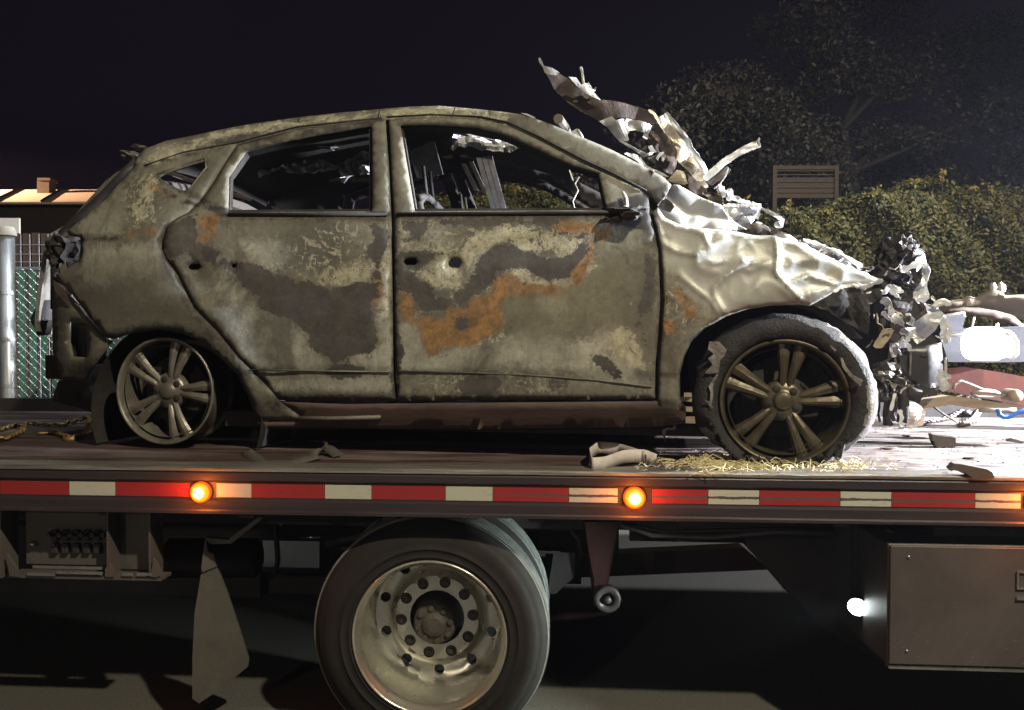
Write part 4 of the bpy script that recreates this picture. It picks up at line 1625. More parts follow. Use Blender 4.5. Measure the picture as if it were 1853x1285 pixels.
def door_disp(V, P):
    d = dents(.0035, 2.5, 4)(V, P) * np.clip((V[:, 1] - 395) / 60, 0, 1)
    # raised ridge over the sill zone and recess round the handles
    d += -.010 * np.exp(-(((V[:, 0] - 349) / 22) ** 2 + ((V[:, 1] - 482) / 13) ** 2)) * 1.0
    d += -.010 * np.exp(-(((V[:, 0] - 743) / 24) ** 2 + ((V[:, 1] - 473) / 13) ** 2))
    return d


body_panel('body_side', body_side, [quarter_glass], step=6, inner=11, disp=dents(.0018, 2, 1), rollpx=3, roll=.004)
rd = body_panel('rear_door', rear_door, [rear_glass, handle_r, key_r], inner=10, disp=door_disp)
fd = body_panel('front_door', front_door, [front_glass, handle_f, slot_f], inner=10, disp=door_disp)
# dark rolled inner frames seen through the window openings
for nm, g_, par in (('window_frame', rear_glass, rd), ('window_frame', front_glass, fd)):
    out = shrink(g_, -3)
    body_panel(nm, out, [shrink(g_, 4)], step=9, inner=30, off=-.028, mat=M['charred'], roll=0, wear=False, thick=.03, parent=par, gap=0,
               mirror=False, smooth=False)
# bright inner channels
def surf_tube(name, pts, r, off, mat, par=None, n=8, W=Wf):
    bm = bmesh.new()
    tube(bm, [CF.surf(u, v, lambda x, z: W(x, z) + off) for u, v in pts], r, n)
    return bm_obj(name, bm, mat, par or car, True)


surf_tube('glass_channel', [(727, 230), (735, 290), (741, 330), (749, 381)], .0045, -.045, M['foil'], fd)
surf_tube('glass_channel', [(414, 322), (447, 276), (567, 248), (671, 231)], .005, -.045, M['foil'], rd)
for nm_, pl_, par in (('door_inner', [(330, 400), (706, 398), (708, 715), (510, 715), (440, 640), (325, 480)], rd), ('door_inner', [(716, 398), (1180, 398), (1186, 500), (1180, 712), (722, 712)], fd)):
    body_panel(nm_, pl_, inner=40, step=30, off=-.11, mat=M['charred'], wear=False, parent=par)
def gap_back(pts, par, w=.03):  # dark strips added behind the door gaps to block light leaks
    bm = bmesh.new()
    P = [CF.surf(u, v, lambda x, z: Wf(x, z) - .030) for u, v in pts]
    rows = [[bm.verts.new(p + d_) for d_ in (Vector((-w, 0, -w * .5)), Vector((w, 0, w * .5)))] for p in P]
    for i in range(len(rows) - 1): bm.faces.new((rows[i][0], rows[i][1], rows[i + 1][1], rows[i + 1][0]))
    bm_obj('gap_backing', bm, M['charred'], par)


gap_back([(701, 216), (705, 300), (711, 385), (712, 560), (713, 674), (717, 727)], rd)
gap_back(rear_shut[2:], rd)
gap_back([(1176, 376), (1184, 413), (1193, 455), (1197, 543), (1193, 605), (1188, 660), (1187, 724)], fd)
gap_back([(1240, 725), (1188, 725), (1150, 730)], fd)
# belt mouldings
surf_tube('belt_moulding', [(413, 387.5), (550, 388), (700, 388)], .007, .004, M['charred'], rd)
surf_tube('belt_moulding', [(718, 387.5), (900, 386), (1095, 385), (1160, 384)], .007, .004, M['charred'], fd)
# lower body crease strips (raised edge)
surf_tube('door_crease', [(452, 669), (560, 671), (705, 673)], .0035, .001, M['ash'], rd)
surf_tube('door_crease', [(722, 672), (840, 674), (960, 679), (1080, 688), (1180, 700)], .0035, .001, M['ash'], fd)
surf_tube('roof_seam', [(262, 300), (330, 276), (427, 258), (539, 229), (690, 213.5)], .004, .002, M['charred'])
surf_tube('roof_seam', [(700, 212), (781, 207.5), (867, 211), (918, 221), (975, 247), (1055, 289), (1110, 314), (1170, 345)], .004, .002, M['charred'])
for u0, v0, u1, v1 in ((541, 213, 538, 231), (687, 199, 684, 215), (824, 194, 818, 210)):
    surf_tube('roof_seam', [(u0, v0), (u1, v1)], .0025, .001, M['charred'])
# mirror base plate and mirror stump
body_panel('mirror_plate', [(1086, 315), (1099, 318), (1130, 333), (1159, 345), (1172, 357), (1174, 378), (1157, 384), (1100, 380)], inner=14,
           off=-.012, mat=M['charred'], wear=False, parent=fd, mirror=False)


def blob(bm, c, rad, seed=0, sub=2, amp=.35, fr=4):
    m = bmesh.ops.create_icosphere(bm, subdivisions=sub, radius=1)
    for v in m['verts']:
        d = v.co.copy()
        k = 1 + amp * noise.noise(d * fr * .5 + Vector((seed, seed * 1.7, 0)))
        v.co = Vector(c) + Vector((d.x * rad[0], d.y * rad[1], d.z * rad[2])) * k


bm = bmesh.new()
c = CF.at(1135, 385, -.95)
blob(bm, c, (.075, .05, .022), 3, 3, .8)
blob(bm, CF.at(1110, 397, -.95), (.04, .03, .012), 5, 2, .8)
mo = bm_obj('mirror_stump', bm, M['charred'], fd, False)
surf_tube('mirror_bracket', [(1127, 348), (1133, 360), (1135, 372), (1120, 380)], .007, .03, M['foil'], fd)
surf_tube('door_wire', [(1048, 320), (1040, 333), (1046, 345), (1036, 365), (1040, 380)], .004, -.3, M['ash'], fd)

# quarter window channel with rust
surf_tube('window_channel', [(283, 321), (305, 337), (330, 348), (362, 352)], .008, -.012, M['paint'])
surf_tube('window_channel', [(285, 317), (324, 301), (372, 287), (374, 304), (338, 350)], .007, -.006, M['paint'])

# ---------------- sill
body_panel('sill', [(505, 727), (620, 731), (718, 730), (950, 728), (1186, 726), (1232, 726), (1243, 745), (1240, 768), (1180, 774), (860, 778), (541, 776), (480, 776), (462, 764), (541, 764), (541, 752)],
           inner=14, roll=.004, disp=dents(.004, 4, 8), mat=M['sill'], wear=False)
surf_tube('sill_strip', [(541, 757), (600, 757.5), (689, 755)], .010, .006, M['ash'])
bm = bmesh.new()
box(bm, -1.1, 1.15, -.76, .76, .10, .17)
bm_obj('floor_pan', bm, M['charred'], car)

# ---------------- fender
arch_f = [(1236, 761), (1232, 716), (1232, 677), (1240, 645), (1253, 618), (1277, 595), (1315, 573), (1354, 560), (1393, 554), (1445, 552), (1466, 554.5), (1497, 538)]
fender = [(1177, 386), (1190, 372), (1204, 392), (1225, 402), (1248, 409), (1321, 415), (1367, 424), (1403, 424), (1445, 436), (1490, 458), (1540, 482), (1587, 501), (1598, 511), (1562, 519), (1528, 517)] + \
         arch_f[::-1] + [(1190, 762), (1188, 723), (1189, 660), (1194, 605), (1198, 543), (1194, 455), (1186, 413)]
CREASE = [
    (R8([(710, 600), (640, 650), (560, 720), (510, 780), (510, 830), (560, 920), (620, 970)]), .012, 4),
    (R8([(120, 450), (250, 520), (380, 545), (480, 500), (580, 430)]), .014, 5),
    (R8([(340, 350), (440, 400), (470, 480)]), .013, 3),
    (R8([(270, 690), (400, 800), (480, 860), (540, 950)]), .011, 4),
    (R8([(940, 400), (950, 560), (935, 670), (1000, 740), (1105, 850)]), .020, 4),
    (R8([(1060, 740), (1170, 690), (1400, 765)]), .016, 4),
    (R8([(480, 600), (700, 580), (730, 600)]), .010, 5),
    (R8([(900, 590), (760, 660), (700, 640)]), .008, 4),
    (R8([(1105, 845), (1250, 800), (1400, 770)]), .014, 4),
]


def fender_disp(V, P):
    d = np.zeros(len(V))
    for pl, amp, w in CREASE:
        d += amp * np.exp(-line_d(V, pl) / w)
    for i, p in enumerate(P):
        q = Vector((p[0] * 5, p[2] * 5, 2))
        rid = (1 - abs(noise.noise(q)) * 2) ** 3
        rid2 = (1 - abs(noise.noise(q * 2.3 + Vector((4, 0, 0)))) * 2) ** 3
        k = min(1, max(0, (V[i, 0] - 1190) / 260))
        kb = min(1, max(0, (600 - V[i, 1]) / 80))
        d[i] += ((.006 + .008 * k) * (rid - .3) + (.001 + .0035 * k) * (rid2 - .3)) * kb + .008 * noise.noise(q * .5)
    d *= np.clip((640 - V[:, 1]) / 60, .1, 1)
    return d


def fender_bare(V):
    f = np.clip(.5 + poly_sd(V, R8([(95, 300), (160, 120), (900, 400), (1200, 430), (1690, 700), (1690, 760), (1180, 905), (750, 925), (560, 960), (430, 860), (330, 800),
                                    (300, 700), (130, 600), (110, 420)])) / 60, 0, 1)
    return f


body_panel('front_fender', fender, inner=4.6, step=4.6, disp=fender_disp, bare=fender_bare, roll=.02, rollpx=5)

# wheel wells
def well(cx, r, z, w0, w1, a0=-20, a1=200):
    bm = bmesh.new()
    n = 28
    rings = []
    for y in (w0, w1):
        rings.append([bm.verts.new((cx + r * math.cos(R(a0 + (a1 - a0) * k / n)), y, z + r * math.sin(R(a0 + (a1 - a0) * k / n)))) for k in range(n + 1)])
    for k in range(n):
        bm.faces.new((rings[0][k], rings[0][k + 1], rings[1][k + 1], rings[1][k]))
    bm.faces.new(rings[1])
    return bm_obj('wheel_well', bm, M['charred'], car)


for s in (-1, 1):
    well(-1.31, .43, .16, s * .84, s * .50)
    well(1.30, .44, .22, s * .80, s * .48, 40, 200)

# ---------------- roof skin and cross members
bm = bmesh.new()
rl = [(248, 282)] + roof_line[1:15]
near = [CF.surf(u, v, Wf) for u, v in rl]
rows = []
for p in near:
    row = []
    for k in range(13):
        f = k / 12
        y = p.y + (-2 * p.y) * f
        z = p.z - .012 + .035 * math.sin(math.pi * f) + .010 * noise.noise(Vector((p.x * 3, y * 3, 0)))
        row.append(bm.verts.new((p.x, y * .985, z)))
    rows.append(row)
for i in range(len(rows) - 1):
    for k in range(12):
        if 5 <= k <= 7 and 10 <= i <= 11: continue
        bm.faces.new((rows[i][k], rows[i + 1][k], rows[i + 1][k + 1], rows[i][k + 1]))
ro = bm_obj('roof_panel', bm, M['paint'], car, True)
ro.modifiers.new('thickness', 'SOLIDIFY').thickness = .006
bm = bmesh.new()
bm.from_mesh(ro.data)
for v in bm.verts: v.co.z -= .022; v.co.y *= .96
hl = bm_obj('headliner_remains', bm, M['charred'], car, True)
hl.data.materials.clear(); hl.data.materials.append(M['charred'])
for x, z, r in ((-1.55, 1.28, .03), (-.45, 1.50, .02), (.42, 1.50, .022)):
    bm = bmesh.new()
    tube(bm, [(x, -.60, z - .03), (x, -.3, z), (x, .3, z), (x, .60, z - .03)], r, 8)
    bm_obj('roof_bow', bm, M['ash'], car)
# melted head-lining rags and trim under the roof, lit by the work light
def crumple(name, frame, pts, yfun, amp, seed, mat, parent, step=7, inner=7, thick=.003, scale=9, smooth=False, label=None, hole=()):
    V, F, sd = cdt_panel(pts, list(hole), step, inner, seed)
    P = []
    for u, v in V:
        y = yfun(u, v) if callable(yfun) else yfun
        p = frame.at(u, v, y)
        q = p * scale + Vector((seed * 3.1, 0, seed))
        p = p + Vector((0, (1 - 2 * abs(noise.noise(q))) * amp + .5 * amp * noise.noise(q * 2.3), 0))
        P.append(tuple(p))
    me = bpy.data.meshes.new(name)
    me.from_pydata(P, [], [tuple(int(i) for i in f) for f in F])
    o = link(name, me, mat, parent, smooth)
    md = o.modifiers.new('thickness', 'SOLIDIFY'); md.thickness = thick
    if label: o['label'] = label
    return o


crumple('roof_trim', CF, R4([(370, 270), (450, 215), (560, 230), (680, 260), (730, 250), (800, 260), (860, 290), (960, 330), (800, 335), (640, 325), (560, 300), (470, 300), (420, 320)]),
        .0, .085, 3, M['foil'], car, inner=4.5, step=5, scale=14)
crumple('roof_trim', CF, R3([(530, 500), (800, 440), (950, 500), (1110, 400), (1250, 390), (1250, 560), (1060, 570), (990, 600), (960, 520), (880, 560), (700, 560), (560, 550)]),
        -.05, .085, 5, M['foil'], car, inner=4.5, step=5, scale=16)
crumple('roof_trim', CF, R3([(260, 480), (380, 430), (480, 460), (540, 490), (500, 530), (330, 600), (380, 530), (260, 560)]), .1, .06, 6, M['foil'], car, inner=6, scale=12)
crumple('roof_trim', CF, R3([(760, 335), (900, 315), (990, 370), (880, 385)]), .0, .06, 7, M['foil'], car, inner=5, scale=14)
bm = bmesh.new()
tube(bm, [CF.at(620, 330, .1), CF.at(630, 318, .1), CF.at(645, 311, .1), CF.at(672, 312, .1)], .012, 8)
bm_obj('seat_hoop', bm, M['foil'], car, True)


# ---------------- seats: bare frames with springs
def seat(name, x, y, lean=.25):
    s = bmesh.new()
    for dy in (-.22, .22):
        tube(s, [(x, y + dy, .35), (x - lean * .5, y + dy, .75), (x - lean, y + dy * .9, 1.12), (x - lean * 1.02, y + dy * .5, 1.17)], .017, 8)
    tube(s, [(x - lean, y - .2, 1.15), (x - lean - .01, y, 1.18), (x - lean, y + .2, 1.15)], .017, 8)
    tube(s, [(x - lean * .5, y - .2, .75), (x - lean * .5, y + .2, .75)], .010, 6)
    for dy in (-.06, .06):
        tube(s, [(x - lean, y + dy, 1.16), (x - lean * 1.1, y + dy, 1.32)], .008, 6)
    box(s, x - .02, x + .45, y - .22, y + .22, .30, .36)
    o = bm_obj(name, s, M['charred'], car, True)
    s = bmesh.new()
    for k in range(8):
        dy = -.17 + .34 * k / 7
        tube(s, [(x + .03 - lean * .3, y + dy, .62), (x + .03 - lean * .6, y + dy, .85), (x + .02 - lean * .95, y + dy, 1.10)], .0045, 5)
    bm_obj('seat_spring', s, M['seatwire'], o, True)
    return o


seat('front_seat_frame', -.02, -.38, .20)
seat('front_seat_frame', -.02, .40, .20)
s = bmesh.new()
for y in (-.55, -.1, .1, .55):
    tube(s, [(-.95, y, .4), (-1.05, y, .8), (-1.1, y, 1.02)], .014, 7)
tube(s, [(-1.1, -.58, 1.02), (-1.1, .58, 1.02)], .014, 7)
box(s, -1.0, -.5, -.6, .6, .34, .38)
bm_obj('rear_seat_frame', s, M['charred'], car, True)
# tall slatted seat back pieces seen in the front window
def slat_panel(pts_top, pts_bot, y, n, mat, name, w=.012):
    bm = bmesh.new()
    for k in range(n):
        f = k / (n - 1)
        a = CF.at(pts_top[0][0] + (pts_top[1][0] - pts_top[0][0]) * f, pts_top[0][1] + (pts_top[1][1] - pts_top[0][1]) * f, y)
        b = CF.at(pts_bot[0][0] + (pts_bot[1][0] - pts_bot[0][0]) * f, pts_bot[0][1] + (pts_bot[1][1] - pts_bot[0][1]) * f, y + .03)
        d = (b - a)
        s_ = Vector((w, 0, 0))
        q = [a - s_, a + s_, b + s_, b - s_]
        fr_ = [bm.verts.new(p) for p in q] + [bm.verts.new(p + Vector((0, .012, 0))) for p in q]
        for ff in ((3, 2, 1, 0), (4, 5, 6, 7), (0, 1, 5, 4), (1, 2, 6, 5), (2, 3, 7, 6), (3, 0, 4, 7)):
            bm.faces.new([fr_[i] for i in ff])
    return bm_obj(name, bm, mat, car)


slat_panel([(744, 272), (780, 256)], [(760, 322), (796, 316)], -.25, 5, M['seatwire'], 'seat_back_slats', .016)
slat_panel([(866, 285), (886, 282)], [(893, 379), (912, 380)], -.30, 3, M['seatwire'], 'seat_back_slats', .012)
slat_panel([(838, 296), (852, 292)], [(862, 345), (875, 342)], -.25, 2, M['ash'], 'seat_back_slats', .010)

# dashboard beam, steering column, firewall
bm = bmesh.new()
tube(bm, [(.72, -.70, .88), (.74, -.2, .90), (.74, .3, .90), (.72, .70, .88)], .03, 10)
tube(bm, [(.72, .38, .88), (.5, .38, .95), (.42, .38, .98)], .02, 8)
bm_obj('dash_beam', bm, M['charred'], car, True)
bm = bmesh.new()
rgp = [(.42 + .05 * math.cos(a), .38 + .18 * math.cos(a + 1.57), .98 + .17 * math.sin(a + 1.57)) for a in np.linspace(0, 6.283, 25)]
tube(bm, rgp, .010, 7, False)
bm_obj('steering_wheel', bm, M['charred'], car, True)
bm = bmesh.new()
box(bm, .98, 1.0, -.70, .70, .15, .90)
bm_obj('firewall', bm, M['charred'], car)
bm = bmesh.new()
for k in range(7):
    blob(bm, (.75 + rnd.uniform(-.1, .1), rnd.uniform(-.6, .6), .80), (.14, .12, .08), k, 2, .8)
bm_obj('dash_remains', bm, M['charred'], car)

# windscreen base / cowl on the near corner
crumple('cowl_panel', CF, [(1090, 300), (1160, 340), (1225, 372), (1215, 385), (1180, 370), (1100, 345)], -.2, .02, 9, M['charred'], car)
crumple('cowl_corner', CF, R8([(60, 90), (150, 130), (215, 180), (235, 210), (205, 250), (150, 230), (110, 190), (80, 250), (60, 250)]), -.86, .008, 9, M['charred'], car)
# far A pillar piece glinting above the near pillar
crumple('pillar_scrap', CF, R4([(1225, 222), (1275, 195), (1300, 240), (1305, 268)]), .35, .004, 8, M['foil'], car)
bm = bmesh.new(); tube(bm, [CF.at(1045, 235, .3), CF.at(1052, 245, .3), CF.at(1055, 253, .3)], .008); bm_obj('pillar_scrap', bm, M['foil'], car, True)
crumple('roof_edge_scrap', CF, R4([(900, 92), (940, 96), (990, 118), (1000, 130), (950, 112)]), -.50, .003, 8, M['foil'], car)

# ---------------- tailgate and rear end
edge_o = [(236, 287), (233, 293), (214, 307), (181, 333), (147, 370), (111, 411), (96, 430), (88, 450), (83, 480), (77, 520), (72, 560), (70, 600)]
E = [CF.at(u, v, -.62) for u, v in edge_o]
bm = bmesh.new()
rows = []
for i, p in enumerate(E):
    wy = .60 if i < 6 else .66
    rows.append([bm.verts.new((p.x + .00 * 0 + .03 * (abs(f) ** 2), wy * f, p.z)) for f in (-1, -.92, -.5, 0, .5, .92, 1)])
for i in range(len(rows) - 1):
    for k in range(6):
        if 1 <= i <= 4 and 1 <= k <= 4: continue
        bm.faces.new((rows[i][k], rows[i + 1][k], rows[i + 1][k + 1], rows[i][k + 1]))
tg = bm_obj('tailgate', bm, M['ash'], car)
tg.modifiers.new('thickness', 'SOLIDIFY').thickness = .022
# dark jamb between tailgate and body
bm = bmesh.new()
J = [CF.at(u, v, -.70) for u, v in ((248, 292), (215, 325), (181, 360), (140, 396), (114, 422), (100, 460), (100, 560))]
tube(bm, J, .022, 8)
bm_obj('tailgate_jamb', bm, M['charred'], car, True)
bm = bmesh.new()
blob(bm, CF.at(240, 283, -.60), (.04, .08, .022), 2, 3, .5)
blob(bm, CF.at(254, 268, -.56), (.03, .06, .012), 4, 2, .5)
bm_obj('spoiler_remains', bm, M['ash'], car)
# lamp opening: charred cavity with lumps
crumple('lamp_cavity', CF, R1B([(290, 20), (450, 10), (455, 130), (420, 200), (370, 260), (310, 250), (320, 130), (290, 90)]), -.66, .02, 4, M['charred'], car)
bm = bmesh.new()
for u, v, r_, sd_ in ((104, 446, .055, 1), (118, 440, .05, 2), (100, 470, .035, 3), (130, 455, .045, 4), (112, 492, .03, 5)):
    blob(bm, CF.at(u, v, -.70), (r_, r_, r_), sd_, 2, 1.0)
bm_obj('lamp_remains', bm, M['charred'], car)
crumple('lamp_bracket', CF, R1B([(340, 170), (370, 140), (385, 190), (370, 220), (345, 210)]), -.735, .006, 4, M['ash'], car)
crumple('corner_panel', CF, R1B([(310, 240), (380, 200), (440, 240), (430, 290), (400, 330), (340, 300), (300, 280)]), -.71, .012, 6, M['ash'], car)
rearp = [(99, 520), (122, 535), (145, 556), (191, 613), (204, 617), (166, 668), (150, 690), (108, 688), (102, 665), (93, 637), (92, 560)]
body_panel('bumper_backing', rearp, [[(124, 583), (156, 585), (156, 647), (130, 645), (124, 620)]], inner=10, off=-.02, mat=M['paint'], disp=dents(.008, 6, 3))
crumple('corner_strap', CF, R1B([(305, 245), (340, 270), (450, 380), (600, 565), (600, 590), (500, 560), (470, 490), (380, 380), (310, 300)]), -.80, .004, 7, M['rustfoil'], car)
bm = bmesh.new()
q = CF.at(140, 615, -.70)
box(bm, q.x - .09, q.x + .09, -.72, -.60, q.z - .12, q.z + .12)
bm_obj('backing_void', bm, M['charred'], car)
bm = bmesh.new()
pts_b = [CF.at(u, v, -.60) for u, v in ((90, 545), (82, 560), (76, 580), (80, 606))]
tube(bm, pts_b, [.03, .045, .055, .03], 12)
bm_obj('bumper_lump', bm, M['charred'], car, True)
bm = bmesh.new()
box(bm, E[-1].x + .02, E[-1].x + .10, -.60, .60, .30, .42)
bm_obj('bumper_beam', bm, M['charred'], car)
crumple('rear_underbody', CF, [(100, 690), (180, 668), (260, 640), (420, 690), (440, 760), (400, 770), (250, 770), (90, 725)], .1, .03, 3, M['charred'], car, step=20, inner=20)

# ---------------- wheels
def spoke(bm, ang, cx, cz, y0, wide=1.0):
    """one double spoke: two blades, V-shaped seen from outside"""
    for s in (-1, 1):
        secs = []
        for r, offs, w, dep, th in ((.040, .010, .013, .026, .03), (.075, .0145, .0145, .017, .028), (.125, .0205, .0175, .010, .025),
                                    (.180, .029, .0225, .010, .024), (.224, .036, .028, .016, .02)):
            c = Vector((r, 0)); o_ = s * offs
            sec = []
            for a, dy in ((o_ - w, .009 if s > 0 else .014), (o_ - w * .5, .003), (o_ - s * w * .1, .0), (o_ + w * .6, .004), (o_ + w, .014 if s > 0 else .009), (o_, th)):
                x = r * math.cos(ang) - a * math.sin(ang)
                z = r * math.sin(ang) + a * math.cos(ang)
                sec.append(bm.verts.new((cx + x, y0 + dep + dy, cz + z)))
            secs.append(sec)
        for i in range(len(secs) - 1):
            for k in range(6):
                bm.faces.new((secs[i][k], secs[i][(k + 1) % 6], secs[i + 1][(k + 1) % 6], secs[i + 1][k]))
        bm.faces.new(secs[0]); bm.faces.new(secs[-1][::-1])


def car_wheel(cx, cz, yf, a0, mat, front, s=1):
    bm = bmesh.new()
    prof = [(.240, .012), (.245, .004), (.244, -.002), (.238, -.004), (.231, .003), (.228, .016), (.224, .030), (.216, .060), (.214, .12), (.224, .17), (.232, .185), (.245, .19), (.245, .20), (.225, .20), (.205, .13), (.205, .06), (.212, .02)]
    lathe(bm, [(r, yf + s * y) for r, y in prof], 64, (cx, 0, cz))
    rim_ = bm_obj('wheel_rim', bm, mat, car, True)
    if s == -1:
        return rim_
    for k in range(5):
        bm = bmesh.new()
        spoke(bm, R(a0 + 72 * k), cx, cz, yf + .008)
        bmesh.ops.recalc_face_normals(bm, faces=bm.faces)
        bm_obj('spoke', bm, mat, rim_)
    bm = bmesh.new()
    rg_ = lathe(bm, [(.084, yf + .075), (.083, yf + .046), (.072, yf + .033), (.050, yf + .028), (.036, yf + .027), (.035, yf + .020), (.031, yf + .017), (.012, yf + .015)], 30, (cx, 0, cz))
    bm.faces.new(rg_[-1])
    bm_obj('wheel_hub', bm, mat, rim_, True)
    for k in range(5):
        a = R(a0 - 36 + 72 * k)
        bm = bmesh.new()
        disc_at(bm, (cx + .054 * math.cos(a), 0, cz + .054 * math.sin(a)), .0158, yf + .0255, yf + .04, 16)
        bm_obj('wheel_bolt', bm, M['charred'], rim_, True)
    bm = bmesh.new()
    rg_ = lathe(bm, [(.155, yf + .11), (.155, yf + .10), (.075, yf + .10), (.06, yf + .07)], 32, (cx, 0, cz))
    bm.faces.new(rg_[0])
    rg_ = lathe(bm, [(.214, yf + .17), (.01, yf + .17)], 32, (cx, 0, cz))
    bm_obj('brake_disc', bm, M['charred'], rim_, True)
    return rim_


FW = CF.at(1419, 727, -.865)
RW = CF.at(297, 708, -.865)
car_wheel(FW.x, FW.z, -.865, 81, M['rim_front'], True)
car_wheel(RW.x, RW.z, -.865, 71, M['rim_rear'], False)
car_wheel(FW.x, FW.z, .865, 0, M['rim_front'], True, -1)
car_wheel(RW.x, RW.z, .865, 0, M['rim_rear'], False, -1)

# collapsed front tyre, charred, lamp-lit right edge painted pale
for s in (1, -1):
    bm = bmesh.new()
    n = 110
    prof = [(.243, .02), (.250, .000), (.272, -.018), (.300, -.022), (.325, -.012), (.345, .012), (.352, .04), (.354, .075), (.351, .076), (.351, .086), (.354, .087), (.355, .125), (.351, .126), (.351, .136), (.354, .137), (.350, .17), (.33, .20), (.29, .215), (.25, .20)]
    rings = []
    for j, (r, y) in enumerate(prof):
        ring = []
        for k in range(n):
            a = 2 * math.pi * k / n
            q = Vector((math.cos(a) * 3, j * .25, math.sin(a) * 3))
            rag = noise.noise(q * 2.2) * .012 + noise.noise(q * 6) * .006
            rr = r + (rag if 2 <= j else 0)
            x, z = rr * math.cos(a) * 1.0, rr * math.sin(a)
            zf = FW.z
            yy = y + rag * .6
            if z < 0: z *= (zf - .001) / .355 if rr > .30 else 1.0
            if rr <= .30 and z < 0: z = max(z, -(zf - .0015))
            z = max(z, -(zf - .0008))
            if z < -.2 and r > .25: yy -= .012
            if z > 0 and r > .26: z *= .975
            ring.append(bm.verts.new((FW.x + x - .002, s * (-.865 + yy), zf + z)))
        rings.append(ring)
    for i in range(len(rings) - 1):
        for k in range(n):
            bm.faces.new((rings[i][k], rings[i][(k + 1) % n], rings[i + 1][(k + 1) % n], rings[i + 1][k]))
    ty = bm_obj('tyre', bm, M['burnt_rubber'], car, True)
    ty['label'] = 'collapsed charred tyre with its lamp-lit right edge painted pale'
    ty.data.materials.append(M['ash_lit_rubber'])
    if s == 1:
        for f in ty.data.polygons:
            c = f.center
            a = math.degrees(math.atan2(c.z - FW.z, c.x - FW.x))
            rr = math.hypot(c.z - FW.z, c.x - FW.x)
            jag = 9 * noise.noise(Vector((c.x * 12, c.y * 12, c.z * 12)))
            if (-78 < a + jag < 12 and rr > .305) or (12 <= a + jag < 62 and rr > .328 - jag * .0012) or (-160 < a + jag < -100 and rr > .300):
                f.material_index = 1
# torn burning scraps on the near side of the tyre
def AX(p): return crop(1200, 520, 3.569, p)
crumple('tyre_scrap', CF, AX([(300, 350), (360, 350), (410, 400), (400, 440), (370, 470), (360, 550), (300, 560), (270, 555), (320, 500), (290, 460), (330, 430), (290, 400)]), -.905, .012, 4, M['ash_lit_rubber'], car, inner=5, step=5)
crumple('tyre_scrap', CF, AX([(345, 560), (358, 560), (320, 640), (322, 700), (312, 760), (325, 782), (300, 765), (270, 730), (300, 735), (305, 680), (292, 640)]), -.90, .01, 5, M['ash_lit_rubber'], car, inner=5, step=5)
crumple('tyre_scrap', CF, AX([(1145, 455), (1160, 455), (1180, 510), (1230, 570), (1290, 600), (1280, 640), (1220, 590), (1160, 520)]), -.905, .01, 6, M['ash_lit_rubber'], car, inner=5, step=5)
crumple('tyre_scrap', CF, AX([(1075, 365), (1120, 405), (1110, 415), (1080, 385)]), -.905, .004, 7, M['ash_lit_rubber'], car, inner=5, step=5)
for v0, v1, mt in ((672, 715, 'ash'), (722, 760, 'ash'), (830, 880, 'yellowfoil')):
    pass
for a in ([(135, 680), (185, 682), (185, 740), (133, 735)], [(135, 770), (188, 772), (190, 805), (136, 803)], [(145, 835), (205, 835), (208, 880), (145, 878)]):
    px_sheet('arch_clip', CF, AX(a), -.86, .012, M['yellowfoil'], car)

# axle stubs, springs seen in the wheel wells
bm = bmesh.new()
tube(bm, [(FW.x, -.72, FW.z), (FW.x - .02, .72, FW.z)], .035)
tube(bm, [(FW.x, -.66, FW.z), (FW.x - .03, -.60, FW.z + .35)], .03)
tube(bm, [(RW.x, -.72, RW.z), (RW.x, .72, RW.z)], .035)
bm_obj('axle', bm, M['charred'], car, True)
# ================================================================ TORN HOOD AND FRONT END (parts of the car)
def slope(y0, ku=0.0, kv=0.0, u0=1200, v0=300):
    return lambda u, v: y0 + ku * (u - u0) + kv * (v - v0)


def rib(name, frame, pts, y, w, mat, parent, seed=1, amp=.5, twist=0.0, thick=.003, jag=1.0):
    """crumpled ribbon of sheet metal along a path"""
    r = random.Random(seed)
    P = []
    for i, (u, v) in enumerate(pts):
        P.append(frame.at(u, v, y(u, v) if callable(y) else y))
    # densify
    Q = []
    for a, b in zip(P[:-1], P[1:]):
        k = max(2, int((b - a).length / .008))
        for j in range(k): Q.append(a.lerp(b, j / k))
    Q.append(P[-1])
    bm = bmesh.new()
    rows = []
    n = len(Q)
    for i, p in enumerate(Q):
        t = (Q[min(i + 1, n - 1)] - Q[max(i - 1, 0)]).normalized()
        side = t.cross(Vector((0, -1, 0)))
        if side.length < 1e-3: side = Vector((0, 0, 1))
        side.normalize()
        ang = twist * i / n + amp * 1.6 * noise.noise(p * 9 + Vector((seed, 0, 0)))
        side = Matrix.Rotation(ang, 3, t) @ side
        nrm = side.cross(t)
        if name.startswith('hood') or name.startswith('bumper'): jag = .25
        ww = w * (.9 - .35 * jag + 1.3 * jag * abs(noise.noise(p * 48 + Vector((0, seed, 0)))) + .4 * jag * noise.noise(p * 15 + Vector((seed, 0, 0)))) * min(1, (i + 1.2) / 2) * min(1, (n - i + .2) / 2)
        rows.append([bm.verts.new(p + side * ww * f + nrm * (w * .35 * (1 - abs(f) * 2) * noise.noise(p * 15 + Vector((f, seed, 2)))))
                     for f in (-.5, -.2, .2, .5)])
    for i in range(n - 1):
        for k in range(3):
            bm.faces.new((rows[i][k], rows[i + 1][k], rows[i + 1][k + 1], rows[i][k + 1]))
    o = bm_obj(name, bm, mat, parent)
    md = o.modifiers.new('thickness', 'SOLIDIFY'); md.thickness = thick; md.offset = 0
    return o


